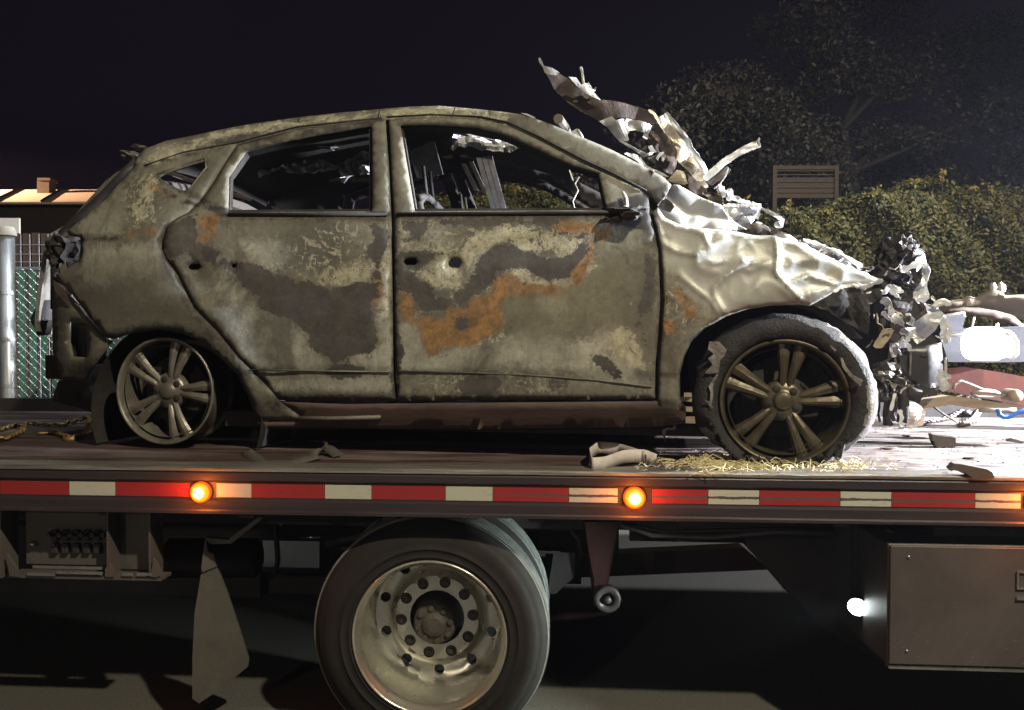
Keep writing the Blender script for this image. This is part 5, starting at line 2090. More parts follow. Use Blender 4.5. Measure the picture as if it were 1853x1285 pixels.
hood = bm_obj('hood', bmesh.new(), M['rustfoil'], car)
bm = bmesh.new()
hood_a = R7([(130, 90), (138, 88), (165, 145), (225, 160), (280, 195), (340, 225), (420, 300), (480, 345), (550, 380), (620, 385), (720, 402), (810, 425), (885, 452), (915, 470), (960, 535), (905, 545),
             (820, 515), (740, 500), (620, 510), (545, 522), (470, 480), (400, 440), (350, 405), (300, 360), (230, 290), (200, 230), (160, 160), (128, 110)])
hood_obj = crumple('hood', CF, hood_a, slope(-.15, .0006, .0010), .035, 21, M['rustfoil'], car, inner=6, step=6, scale=5, smooth=False)
bpy.data.objects.remove(hood)
hood_obj['label'] = 'torn hood sheet twisted up and back'
H = hood_obj
crumple('hood_tip', CF, R7([(128, 90), (140, 88), (165, 143), (225, 160), (276, 192), (250, 208), (200, 205), (172, 190), (158, 150), (132, 118)]), slope(-.175, .0006, .0010), .012, 31, M['foil'], H, inner=4, step=4)
crumple('hood_edge', CF, R7([(335, 222), (385, 222), (420, 270), (470, 250), (500, 300), (525, 285), (520, 310), (500, 320), (555, 382), (500, 362), (440, 322), (400, 285)]), slope(-.18, .0006, .0010), .02, 33, M['foil'], H, inner=4, step=4)
rib('hood_spike', CF, R7([(418, 155), (428, 190), (432, 225), (438, 262), (450, 290)]), -.2, .016, M['foil'], H, 3)
crumple('hood_ring', CF, R7([(540, 520), (590, 500), (630, 492), (660, 520), (740, 500), (820, 515), (905, 545), (885, 600), (870, 650), (840, 630), (850, 595), (800, 580), (750, 590), (738, 620), (750, 650), (735, 660), (700, 655),
                              (800, 715), (870, 745), (920, 730), (900, 755), (850, 770), (780, 720), (690, 665), (640, 610), (600, 560)]), slope(-.22, .0006, .0008), .03, 22, M['foil'], H, inner=5, step=5, scale=8)
crumple('hood_blade', CF, R7([(905, 545), (960, 535), (985, 570), (1010, 620), (1050, 700), (1080, 780), (1060, 860), (1040, 890), (1000, 880), (930, 820), (870, 770), (960, 740), (900, 700), (878, 640), (885, 590)]),
        slope(-.2, .0006, .0008), .03, 23, M['rustfoil'], H, inner=6, step=6)
crumple('hood_strip', CF, R7([(945, 500), (995, 470), (1030, 510), (1090, 590), (1140, 640), (1165, 720), (1230, 810), (1287, 880), (1262, 915), (1292, 975), (1265, 992), (1200, 920), (1130, 840), (1070, 785), (1080, 740), (1050, 660), (1000, 590), (965, 540)]),
        slope(-.30, .0006, .0006), .025, 24, M['yellowfoil'], H, inner=5, step=5, scale=7)
rib('hood_rim', CF, R7([(995, 472), (1045, 535), (1110, 610), (1150, 660), (1170, 715), (1210, 770), (1250, 830), (1283, 885)]), slope(-.33, .0006, .0006), .030, M['foil'], H, 5)
rib('hood_rim', CF, R7([(880, 450), (920, 475), (955, 535), (1000, 600), (1040, 670), (1065, 740), (1075, 785)]), slope(-.24, .0006, .0006), .014, M['yellowfoil'], H, 6)
rib('hood_stay', CF, R7([(1262, 925), (1330, 868), (1400, 805), (1470, 760), (1540, 720), (1600, 695), (1648, 680)]), slope(-.3, .0003, 0), .036, M['foil'], H, 7, .4)
rib('hood_stay_shade', CF, R7([(1285, 950), (1350, 905), (1400, 868), (1430, 840)]), slope(-.28, .0003, 0), .045, M['rustfoil'], H, 8, .2)
rib('hood_spike', CF, R7([(1640, 690), (1634, 665), (1640, 640)]), -.25, .012, M['foil'], H, 9)
rib('hood_wire', CF, R7([(1430, 845), (1410, 900), (1375, 950), (1330, 990)]), -.3, .006, M['foil'], H, 10)
crumple('hood_scrap', CF, R7([(715, 748), (730, 740), (780, 745), (830, 770), (870, 825), (930, 855), (990, 885), (1020, 910), (960, 898), (900, 880), (850, 850), (810, 800), (760, 770)]), -.45, .015, 25, M['foil'], H, inner=4, step=4)
for k, a in enumerate(([(878, 700), (905, 690), (925, 720), (940, 735), (900, 745)], [(930, 780), (960, 740), (990, 735), (985, 750), (960, 765), (945, 792)], [(365, 382), (395, 380), (398, 392), (370, 395)])):
    crumple('hood_scrap', CF, R7(a), -.35, .01, 26 + k, M['foil'], H, inner=4, step=4)
crumple('hood_cone', CF, R7([(1012, 930), (1045, 895), (1075, 858), (1105, 862), (1130, 885), (1150, 950), (1130, 960), (1060, 945)]), -.5, .02, 30, M['yellowfoil'], H, inner=5, step=5)
crumple('hood_shadow_side', CF, R7([(1150, 880), (1210, 930), (1280, 990), (1275, 1030), (1200, 1020), (1160, 985)]), -.4, .02, 31, M['rustfoil'], H, inner=6, step=6)

# upper edge of the fender: folded inner apron and hinge flange
hs = crumple('fender_apron', CF, R8([(60, 250), (85, 210), (120, 180), (165, 130), (230, 52), (280, 70), (330, 92), (420, 140), (500, 175), (560, 195), (600, 250), (650, 310), (740, 362), (620, 378), (460, 388), (330, 360), (300, 395), (90, 390), (75, 340), (60, 300)]),
             slope(-.80, .0002, .0002), .022, 41, M['foil2'] if 'foil2' in M else M['ash'], car, inner=4.4, step=5, scale=8, smooth=True)
hs.data.materials.clear(); 
M['greyfoil'] = pmat('smooth_grey_bare_metal', (.46, .46, .47), (.27, .27, .27), .42, .25, 4, bump=.12)
hs.data.materials.append(M['greyfoil'])
crumple('folded_flange', CF, R8([(570, 195), (620, 200), (700, 180), (780, 190), (830, 205), (835, 230), (800, 285), (770, 325), (735, 362), (690, 345), (640, 305), (610, 255)]), -.70, .035, 42, M['foil'], car, inner=4, step=4, scale=12)
rib('folded_flange', CF, R8([(575, 205), (690, 205), (780, 195), (825, 200), (820, 260), (800, 290)]), -.72, .022, M['foil'], car, 3)
rib('inner_rail', CF, R8([(800, 205), (870, 235), (940, 270), (990, 300), (975, 335), (930, 330)]), -.55, .02, M['foil'], car, 4)
rib('inner_rail', CF, R8([(545, 55), (560, 95), (600, 130), (640, 150), (760, 190)]), -.5, .03, M['foil'], car, 5)
rib('inner_rail', CF, R8([(600, 95), (625, 90), (640, 130), (690, 155)]), -.52, .02, M['greyfoil'], car, 6)
crumple('bay_scrap', CF, R8([(430, 90), (520, 120), (570, 150), (575, 190), (530, 190), (470, 140), (430, 120)]), -.5, .03, 45, M['rustfoil'], car, inner=6, step=6)
crumple('bay_scrap', CF, R8([(740, 350), (800, 320), (900, 350), (1000, 385), (1060, 395), (940, 412), (820, 425), (770, 390)]), -.76, .02, 46, M['rustfoil'], car, inner=5, step=5)
for k in range(26):
    f = rnd.random()
    u = 1345 + f * 240 + rnd.uniform(-8, 8)
    v = 405 + f * 95 + rnd.uniform(-12, 10)
    a = rnd.uniform(-.6, .9)
    L = rnd.uniform(8, 26)
    rib('bay_fragment', CF, [(u, v), (u + L * .5 * math.cos(a), v + L * .5 * math.sin(a) + rnd.uniform(-4, 4)), (u + L * math.cos(a), v + L * math.sin(a))],
        rnd.uniform(-.78, -.55), rnd.uniform(.005, .015), M[rnd.choice(['foil', 'foil', 'rustfoil', 'greyfoil'])], car, k + 50, 1.2)
# crumpled bright front flap of the fender
crumple('fender_flap', CF, R8([(940, 400), (1030, 405), (1100, 440), (1180, 480), (1260, 530), (1360, 575), (1450, 615), (1560, 665), (1660, 705), (1690, 730), (1640, 745), (1550, 765), (1460, 750),
                                (1400, 768), (1300, 750), (1230, 715), (1170, 690), (1120, 700), (1065, 745), (1085, 800), (1105, 848), (1050, 810), (995, 745), (940, 680), (930, 620), (955, 590), (960, 500)]),
        slope(-.885, .00035, 0, 1400), .026, 47, M['foil'], car, inner=3.6, step=4, scale=11, smooth=False)
rib('flap_edge', CF, R8([(1130, 440), (1230, 475), (1360, 520), (1450, 575), (1530, 620), (1520, 650)]), -.72, .022, M['greyfoil'], car, 8, .4)
crumple('flap_backing', CF, R8([(1130, 445), (1250, 470), (1360, 515), (1440, 570), (1520, 625), (1500, 640), (1400, 600), (1300, 545), (1200, 500)]), -.70, .01, 48, M['rustfoil'], car)
rib('flap_edge', CF, R8([(1100, 848), (1200, 820), (1310, 800), (1400, 768), (1480, 750), (1560, 770), (1620, 745), (1690, 722)]), -.90, .020, M['foil'], car, 9, .6)
crumple('inner_fender', CF, R8([(1180, 905), (1300, 840), (1420, 770), (1550, 770), (1690, 780), (1690, 840), (1600, 900), (1600, 1100), (1400, 1000), (1300, 900)]), -.70, .03, 49, M['charred'], car, inner=9, step=9)

# ---- crushed front end: radiator support, bumper, brackets
def blk(name, pts, y, thick, mat, seed=1):
    for k in range(4):
        c = np.mean(np.array(pts), axis=0)
        q = [tuple(c + (np.array(p) - c) * (1 - .06 * k)) for p in pts]
        o = crumple(name, CF, q, y + thick * k / 3, .05, seed + k, mat, car, inner=9, step=9, scale=7)
    return o


px_sheet('radiator_pack', CF, [(1575, 520), (1600, 480), (1640, 462), (1660, 470), (1662, 560), (1690, 610), (1712, 640), (1714, 690), (1690, 715), (1600, 706), (1560, 660), (1520, 600), (1500, 560)], -.12, .25, M['charred'], car)
blk('radiator_support', RB([(380, 330), (560, 330), (720, 120), (850, 150), (860, 450), (870, 780), (830, 1285), (560, 1285), (430, 1000), (400, 700), (520, 560)]), -.35, .25, M['charred'], 3)
bm = bmesh.new()
for k, (u, v, r_) in enumerate(((620, 190, .06), (700, 220, .065), (770, 170, .05), (650, 280, .05), (560, 400, .06), (640, 460, .06), (700, 560, .05))):
    p = RB([(u, v)])[0]
    blob(bm, CF.at(p[0], p[1], -.5), (r_, r_, r_), k, 3, .9, 6)
bm_obj('melted_reservoir', bm, M['charred'], car)
crumple('front_crossmember', CF, RB([(840, 150), (900, 150), (980, 175), (1030, 260), (1080, 390), (1050, 520), (1060, 700), (1010, 760), (920, 760), (870, 700), (920, 560), (1000, 430), (990, 330), (880, 400), (900, 330), (980, 270), (860, 270), (830, 230)]),
        -.55, .045, 52, M['foil'], car, inner=4.5, step=4.5, scale=10)
rib('front_bar', CF, RB([(720, 370), (780, 360), (880, 310), (980, 290)]), -.6, .03, M['foil'], car, 12)
crumple('bumper_beam', CF, RB([(1000, 760), (1100, 780), (1180, 820), (1220, 900), (1150, 960), (1100, 1080), (1000, 1190), (920, 1240), (880, 1180), (865, 1060), (880, 980), (960, 920), (1030, 880)]),
        -.62, .03, 53, M['foil'], car, inner=5, step=5, scale=8)
rib('bumper_hook', CF, RB([(1090, 800), (1150, 760), (1210, 740), (1255, 765), (1265, 795)]), -.62, .03, M['foil'], car, 13, .2)
rib('bumper_hook', CF, RB([(1180, 900), (1200, 980), (1240, 1080), (1225, 1220)]), -.6, .04, M['foil'], car, 14)
rib('bumper_hook', CF, RB([(1240, 1050), (1210, 1140), (1235, 1230)]), -.62, .02, M['foil'], car, 15)
for k, (pts, w_, mt) in enumerate((
        ([(300, 560), (400, 520), (480, 490)], .035, 'foil'), ([(230, 625), (300, 640), (370, 620)], .022, 'foil'), ([(470, 620), (530, 645), (560, 560), (600, 570)], .02, 'foil'),
        ([(600, 560), (640, 600), (690, 620), (720, 600)], .03, 'foil'), ([(560, 560), (620, 640), (680, 700)], .018, 'foil'), ([(640, 570), (700, 590)], .03, 'foil'),
        ([(480, 720), (540, 740), (570, 800), (520, 830)], .055, 'foil'), ([(590, 760), (570, 830), (580, 900), (620, 880), (600, 800)], .016, 'foil'),
        ([(490, 860), (540, 920), (590, 960)], .022, 'foil'), ([(610, 840), (700, 880), (760, 930)], .012, 'yellowfoil'), ([(600, 900), (700, 980), (760, 1060), (820, 1080)], .055, 'foil'),
        ([(760, 900), (810, 890), (850, 950), (820, 1010), (770, 990)], .035, 'foil'), ([(700, 1080), (760, 1100), (840, 1080), (760, 1200), (720, 1180)], .04, 'foil'),
        ([(400, 890), (395, 940)], .022, 'foil'), ([(430, 880), (435, 990), (490, 1020), (510, 1070), (600, 1060)], .012, 'yellowfoil'), ([(730, 1150), (710, 1220), (690, 1285)], .022, 'foil'),
        ([(610, 1270), (660, 1240), (700, 1250)], .03, 'foil'), ([(930, 750), (990, 820), (980, 870), (890, 930)], .016, 'rustfoil'), ([(1110, 1140), (1160, 1170), (1200, 1150)], .014, 'foil'),
        ([(1060, 680), (1110, 740)], .03, 'yellowfoil'), ([(780, 400), (820, 420)], .035, 'foil'), ([(790, 520), (800, 540)], .025, 'foil'),
        ([(720, 95), (760, 110)], .022, 'foil'), ([(790, 95), (840, 115)], .03, 'foil'), ([(850, 170), (900, 190)], .02, 'foil'), ([(690, 310), (720, 410)], .012, 'foil'), ([(570, 350), (640, 370), (690, 330)], .008, 'yellowfoil'))):
    rib('front_fragment', CF, RB(pts), -.66 - .01 * (k % 4), w_ * .8, M[mt], car, k + 80, 1.5, (-1) ** k * 1.2, .0015)
# hanging bracket plate with open middle
br = RB([(385, 1260), (440, 1160), (500, 1060), (600, 1060), (632, 1080), (560, 1200), (490, 1285), (420, 1285)])
bi = RB([(440, 1240), (500, 1130), (570, 1110), (590, 1130), (530, 1210), (480, 1260)])
crumple('headlamp_bracket', CF, br, -.68, .006, 60, M['yellowfoil'], car, inner=4, step=4, hole=[bi])
crumple('headlamp_bracket_web', CF, bi, -.67, .006, 61, M['yellowfoil'], car, inner=4, step=4)
for k, (pts, w_, mt) in enumerate((
        ([(650, 150), (620, 190), (630, 300)], .03, 'foil'), ([(650, 190), (690, 240), (715, 275)], .018, 'foil'), ([(640, 310), (655, 370), (680, 420)], .008, 'ash'),
        ([(800, 145), (812, 230)], .018, 'foil'), ([(825, 240), (820, 400), (815, 510)], .008, 'ash'), ([(1228, 300), (1230, 400), (1232, 540)], .012, 'foil'),
        ([(1230, 470), (1180, 540), (1200, 620), (1240, 680)], .06, 'foil'), ([(1190, 590), (1110, 680)], .02, 'ash'), ([(380, 95), (350, 150), (300, 190)], .007, 'ash'))):
    rib('front_fragment', CF, RC(pts), -.62, w_, M[mt], car, k + 120, .5)
blk('lower_grille', RC([(420, 380), (640, 300), (1000, 200), (1180, 300), (1185, 520), (1100, 660), (700, 640), (420, 640)]), -.45, .3, M['charred'], 8)
M['plastic'] = pmat('sooty_blue_black_plastic', (.040, .040, .048), (.020, .019, .022), .38, 0, 5, bump=.15)
o = crumple('bumper_shell', CF, RC([(640, 230), (780, 190), (960, 170), (1180, 130), (1195, 300), (1190, 520), (1120, 650), (990, 660), (860, 610), (720, 470), (690, 330)]),
        lambda u, v: -.60 + .0016 * max(0, u - 1680), .012, 77, M['plastic'], car, inner=9, step=8, scale=3, smooth=True)
for k in range(5):
    r5 = random.Random(k)
    pts_ = [(440 + 60 * k, 640 + r5.uniform(-60, 40))]
    for j in range(5): pts_.append((pts_[-1][0] + r5.uniform(-50, 70), pts_[-1][1] + r5.uniform(40, 100)))
    bm = bmesh.new(); tube(bm, [CF.at(*q, -.58 + .02 * k) for q in RC(pts_)], .006 + .002 * (k % 3), 7)
    bm_obj('loose_cable', bm, M['plastic'], car, True)
bm = bmesh.new()
for k in range(10):
    u, v = rnd.uniform(400, 660), rnd.uniform(430, 700)
    p = RC([(u, v)])[0]
    blob(bm, CF.at(p[0], p[1], -.5 + rnd.uniform(-.1, .1)), (.035, .03, .03), k + 20, 2, 1.2, 5)
bm_obj('engine_lumps', bm, M['ash'], car)
# legs of wreckage standing on the deck
rib('strut', CF, RC([(790, 500), (760, 560), (820, 560), (870, 600), (830, 650), (780, 620)]), -.6, .02, M['ash'], car, 3)
bm = bmesh.new()
for pts, r_ in (([(700, 690), (740, 760), (740, 900), (720, 1060)], .022), ([(780, 700), (860, 740), (930, 760)], .028), ([(640, 700), (600, 900), (560, 1030), (600, 1090)], .010),
                ([(480, 780), (560, 800), (540, 960), (550, 1090)], .016), ([(780, 640), (700, 760), (640, 900), (570, 1000)], .007), ([(720, 700), (660, 860), (590, 980)], .006)):
    tube(bm, [CF.at(*p, -.62) for p in RC(pts)], r_, 7)
bm_obj('hanging_wiring', bm, M['charred'], car, True)
rib('front_fragment', CF, RC([(640, 720), (620, 800), (590, 920)]), -.66, .018, M['foil'], car, 133)
rib('front_fragment', CF, RC([(690, 910), (720, 1000), (700, 1060), (740, 1100)]), -.66, .02, M['foil'], car, 134)
rib('front_fragment', CF, RC([(770, 645), (720, 680), (700, 720)]), -.66, .012, M['greyfoil'], car, 135)

# ================================================================ THINGS LYING ON THE DECK
def on_deck(u, v):
    """point of the deck surface under a pixel (truck frame)"""
    d = TF.ray(u, v)
    t = (1.121 - TF.o.z) / d.z
    return TF.o + d * t


def thing_bm(name, bm, mat, label, cat, group=None, smooth=False, kind=None):
    o = bm_obj(name, bm, mat, None, smooth)
    o.location = TF.loc; o.rotation_euler = (0, 0, TF.rz)
    tag(o, label, cat, group, kind)
    return o


def chain(path, link_len=.045, r=.006, wid=.014, seed=0):
    bm = bmesh.new()
    P = [Vector(p) for p in path]
    segs = []
    tot = 0
    pts = []
    for a, b in zip(P[:-1], P[1:]):
        k = max(1, int((b - a).length / (link_len * .74)))
        for j in range(k): pts.append(a.lerp(b, j / k))
    pts.append(P[-1])
    r_ = random.Random(seed)
    for i in range(len(pts) - 1):
        a, b = pts[i], pts[i + 1]
        c = (a + b) / 2
        t = (b - a).normalized()
        up = Vector((0, 0, 1))
        s = t.cross(up).normalized()
        up = s.cross(t)
        if i % 2: s, up = (s + up * r_.uniform(.5, 1.2)).normalized(), up
        loop = []
        for k in range(10):
            an = 2 * math.pi * k / 10
            loop.append(c + t * math.cos(an) * link_len * .5 + s * math.sin(an) * wid)
        loop.append(loop[0])
        tube(bm, loop, r, 5, False)
    return bm


M['brass'] = pmat('yellow_zinc_chain', (.34, .22, .075), (.16, .10, .04), .45, .5, 20)
M['steelchain'] = pmat('worn_steel_chain', (.34, .30, .29), (.12, .09, .09), .42, .6, 20)
M['strap'] = pmat('grey_tie_strap', (.075, .066, .055), (.045, .04, .035), .8, 0, 25, bump=.3)
M['palestrap'] = pmat('pale_tie_strap', (.58, .53, .50), (.42, .37, .35), .75, 0, 25, bump=.3)
M['straw'] = pmat('dry_straw', (.55, .48, .26), (.36, .30, .15), .7, 0, 9)
M['block'] = pmat('brown_wooden_block', (.085, .070, .060), (.05, .04, .035), .75, 0, 10, bump=.3)
M['board'] = pmat('weathered_board', (.30, .23, .16), (.15, .11, .085), .7, 0, 6, (1, 1, 4), bump=.3)
M['blue'] = pmat('blue_strap_hook', (.02, .16, .62), (.01, .10, .45), .5, 0, 8)
M['hose'] = pmat('pale_hose', (.30, .27, .24), (.18, .155, .14), .6, 0, 8)
M['tarp'] = pmat('tan_scorched_panel', (.19, .15, .105), (.11, .085, .06), .65, .05, 2.5, bump=.2)
M['brownpanel'] = pmat('brown_scorched_panel', (.10, .062, .05), (.06, .04, .032), .6, .1, 4, bump=.2)
M['bluegrey'] = pmat('blue_grey_steel', (.060, .060, .078), (.035, .035, .045), .5, .2, 4, bump=.1)

# yellow chain at the left
z = .010
def dk(u, v, dz=.012): return on_deck(u, v) + Vector((0, 0, dz))
bm = chain([dk(-30, 790), dk(20, 775), dk(60, 770), dk(110, 772), dk(160, 764, .03)], .05, .0065, .015, 1)
o1 = thing_bm('chain', bm, M['brass'], 'yellow zinc chain lying at the left edge of the deck, upper strand', 'chain', None, True)
bm = chain([dk(70, 788), dk(100, 786), dk(130, 797), dk(158, 786), dk(165, 765, .03)], .05, .0065, .015, 2)
bm2 = bmesh.new()
o2 = thing_bm('chain', bm, M['brass'], 'yellow zinc chain curling back below the longer strand beside the rear wheel', 'chain', None, True)
bm = chain([dk(-30, 800), dk(10, 798), dk(40, 784), dk(45, 775, .02)], .05, .0065, .015, 4)
o2 = thing_bm('chain', bm, M['brass'], 'short heap of yellow chain cut by the left edge of the picture', 'chain', None, True)
bm = bmesh.new()
p = dk(125, 797, .006)
tube(bm, [p + Vector((-.03, 0, 0)), p, p + Vector((.03, 0, .0))], [.012, .017, .012], 8)
thing_bm('chain_hook', bm, M['brass'], 'yellow chain hook lying under the loop of yellow chain', 'hook', None, True)

# dark strap end lying on the deck left of the middle
def strap(name, pts, w, mat, label, cat, group=None, dirv=Vector((0, 1, 0)), thick=.004):
    bm = bmesh.new()
    Q = []
    for a, b in zip(pts[:-1], pts[1:]):
        k = max(2, int((b - a).length / .012))
        for j in range(k): Q.append(a.lerp(b, j / k))
    Q.append(pts[-1])
    for _ in range(3):
        Q = [Q[0]] + [(Q[i - 1] + Q[i] * 2 + Q[i + 1]) / 4 for i in range(1, len(Q) - 1)] + [Q[-1]]
    rows = []
    for i, p in enumerate(Q):
        t = (Q[min(i + 1, len(Q) - 1)] - Q[max(i - 1, 0)]).normalized()
        s_ = (dirv - t * dirv.dot(t)).normalized()
        rows.append([bm.verts.new(p - s_ * w / 2), bm.verts.new(p), bm.verts.new(p + s_ * w / 2)])
    for i in range(len(rows) - 1):
        for k in range(2):
            bm.faces.new((rows[i][k], rows[i + 1][k], rows[i + 1][k + 1], rows[i][k + 1]))
    o = thing_bm(name, bm, mat, label, cat, group, True)
    o.modifiers.new('thickness', 'SOLIDIFY').thickness = thick
    return o


strap('tie_strap', [dk(445, 822), dk(470, 838, .004), dk(530, 838, .004), dk(575, 832, .02), dk(590, 822, .035), dk(612, 828, .01)], .05, M['strap'],
      'dark grey tie strap end lying flat on the deck behind the left amber lamp', 'strap', None, Vector((.1, 1, .3)))
strap('tie_strap', [dk(1168, 842, .03), dk(1120, 828, .035), dk(1082, 826, .04), dk(1066, 838, .035), dk(1070, 854, .028), dk(1095, 852, .028), dk(1130, 844, .04), dk(1165, 840, .035), dk(1185, 842, .02)],
      .05, M['palestrap'], 'pale folded tie strap standing up on the deck edge above the right amber lamp', 'strap', None, Vector((0, .1, 1)))
bm = bmesh.new()
for k in range(26):
    p = dk(rnd.uniform(1140, 1330), rnd.uniform(848, 858), .006)
    a = rnd.uniform(0, 3.14)
    L = rnd.uniform(.01, .03)
    tube(bm, [p, p + Vector((math.cos(a) * L, math.sin(a) * L * .6, rnd.uniform(-.003, .012)))], rnd.uniform(.002, .005), 5)
thing_bm('metal_splinters', bm, M['foil'], 'bright scatter of metal splinters between the pale strap and the straw', 'debris', None, False, 'stuff')
for u, v, h in ((1165, 830, .035), (1180, 838, .03), (1172, 842, .02)):
    pass
bm = bmesh.new()
for u, v, du, dv in ((1168, 848, 0, -18), (1175, 848, 18, -14), (1166, 830, 8, 0)):
    a = dk(u, v); b = dk(u + du, v + dv * .2, .012 + abs(dv) * .0018)
    tube(bm, [a, b], .005, 6)
thing_bm('ratchet_end', bm, M['chrome'], 'small bright metal fitting at the right end of the pale folded strap', 'fitting')

# straw heap round the front wheel
bm = bmesh.new()
for k in range(900):
    f = rnd.random()
    if f < .60:
        u, v = rnd.gauss(1300, 42), rnd.gauss(840, 9)
    elif f < .9:
        u, v = rnd.uniform(1330, 1560), rnd.gauss(849, 5)
    else:
        u, v = rnd.uniform(1150, 1620), rnd.uniform(836, 858)
    v = min(max(v, 822), 860)
    p = dk(u, v, .002 + abs(rnd.gauss(0, .010)))
    a = rnd.gauss(0, .7)
    L = rnd.uniform(.02, .10) * (1 if f < .6 else .5)
    up = rnd.gauss(0, .012)
    tube(bm, [p, p + Vector((math.cos(a) * L * .5, math.sin(a) * L * .5, max(0, up) + .003)), p + Vector((math.cos(a) * L, math.sin(a) * L * .8, up * .3))],
         rnd.uniform(.0009, .0022), 3, False)
thing_bm('straw', bm, M['straw'], 'loose dry straw heaped against the front wheel of the burned car', 'straw', None, False, 'stuff')

# wooden block, bent plate
px = [(1686, 786), (1700, 789), (1730, 792), (1729, 810), (1694, 809), (1697, 802), (1688, 798)]
def deck_prism(name, pts, base_v, thick, mat, label, cat):
    p0 = on_deck(pts[0][0], base_v)
    y = p0.y
    bm = bmesh.new()
    P = [TF.at(u, v, y) for u, v in pts]
    for p in P: p.z = max(p.z, 1.1215)
    f = [bm.verts.new(p) for p in P]; b = [bm.verts.new(p + Vector((.01, thick, 0))) for p in P]
    n = len(P)
    bm.faces.new(f); bm.faces.new(b[::-1])
    for i in range(n): bm.faces.new((f[(i + 1) % n], f[i], b[i], b[(i + 1) % n]))
    bmesh.ops.triangulate(bm, faces=[q for q in bm.faces if len(q.verts) > 4])
    bmesh.ops.recalc_face_normals(bm, faces=bm.faces)
    return thing_bm(name, bm, mat, label, cat)


deck_prism('block', px, 810, .06, M['block'], 'small dark block with a notched left end standing on the bright deck', 'block')
deck_prism('bent_plate', [(1718, 849), (1727, 839), (1740, 840), (1785, 849), (1796, 855), (1800, 865), (1790, 866), (1762, 866), (1745, 855), (1726, 850), (1722, 853)], 866, .05, M['block'],
           'bent dark metal plate lying at the right on the near edge of the deck', 'metal plate')
deck_prism('shard', [(1820, 795), (1830, 793), (1853, 799), (1853, 802), (1822, 799)], 802, .03, M['block'], 'thin dark shard lying on the bright deck at the right edge of the picture', 'shard')
deck_prism('chip', [(1700, 857), (1716, 856), (1717, 861), (1698, 861)], 861, .03, M['block'], 'small flat dark chip left of the bent plate', 'chip')
for k, (u, v, w_, lab) in enumerate(((1605, 812, 26, 'flat brown flake on the deck right behind the tyre'), (1755, 830, 20, 'small pinkish flake on the deck above the bent plate'), (1640, 790, 16, 'tiny brown flake below the hanging wires'))):
    p = on_deck(u, v)
    bm = bmesh.new()
    blob(bm, p + Vector((0, 0, .003)), (w_ * .0011, .02, .004), k, 2, 1.0, 5)
    thing_bm('flake', bm, M['brownpanel'], lab, 'flake')
# light crumbs all over the lit deck
bm = bmesh.new()
for k in range(900):
    u = 1150 + 760 * rnd.random() ** .8; v = rnd.uniform(770, 862)
    p = on_deck(u, v)
    if p.y > 2.45 or p.x > 4.4: continue
    s_ = rnd.uniform(.001, .005)
    vs = [bm.verts.new(p + Vector((rnd.uniform(-s_, s_) * 2, rnd.uniform(-s_, s_) * 1.5, 0))) for _ in range(3)] + [bm.verts.new(p + Vector((0, 0, s_)))]
    for f in ((0, 1, 3), (1, 2, 3), (2, 0, 3)): bm.faces.new([vs[i] for i in f])
thing_bm('ash_crumbs', bm, M['ash_lit_rubber'], 'pale ash crumbs scattered over the brightly lit deck', 'debris', None, False, 'stuff')

# long board and short board
def board(name, u0, v0, u1, v1, y0, y1, h, th, mat, label):
    a, b = TF.at(u0, v0, y0), TF.at(u1, v1, y1)
    bm = bmesh.new()
    q = [a, b, b + Vector((0, 0, -h)), a + Vector((0, 0, -h))]
    f = [bm.verts.new(p) for p in q] + [bm.verts.new(p + Vector((0, th, 0))) for p in q]
    for ff in ((3, 2, 1, 0), (4, 5, 6, 7), (0, 1, 5, 4), (1, 2, 6, 5), (2, 3, 7, 6), (3, 0, 4, 7)): bm.faces.new([f[i] for i in ff])
    bmesh.ops.recalc_face_normals(bm, faces=bm.faces)
    return thing_bm(name, bm, mat, label, 'board')


board('board', 1696, 712, 1900, 742, 1.05, .95, .045, .10, M['board'], 'long weathered board running from the car front to the right edge of the picture')
board('board', 1662, 724, 1716, 716, .95, .95, .045, .06, M['board'], 'short pale board end below the crushed front of the car')
strap('hose', [TF.at(1690, 735, 1.0), TF.at(1710, 750, .98), TF.at(1732, 762, .97)], .022, M['rustfoil'], 'brown metal strip sloping down below the short board', 'metal strip', None, Vector((0, 1, .5)), .006)
# chain heap
M['sc'] = M['steelchain']
bm = chain([dk(1640, 776, .02), dk(1680, 768, .015), dk(1720, 760, .015), dk(1745, 752, .05)], .05, .006, .014, 7)
thing_bm('chain', bm, M['steelchain'], 'steel chain running along the deck from the wires towards the chain heap', 'chain', None, True)
bm = chain([dk(1715, 745, .07), dk(1745, 735, .09), dk(1770, 742, .06), dk(1752, 756, .03), dk(1735, 748, .05), dk(1760, 735, .09), dk(1780, 745, .05), dk(1762, 765, .02), dk(1740, 772, .01)], .05, .0065, .015, 8)
thing_bm('chain', bm, M['steelchain'], 'heap of rusty steel chain under the long board', 'chain', None, True)
bm = bmesh.new()
p = dk(1742, 773, .012); tube(bm, [p + Vector((-.03, 0, -.003)), p, p + Vector((.04, 0, .004))], [.006, .014, .008], 7)
thing_bm('chain_hook', bm, M['brownpanel'], 'brown hook lying below the heap of rusty steel chain', 'hook', None, True)
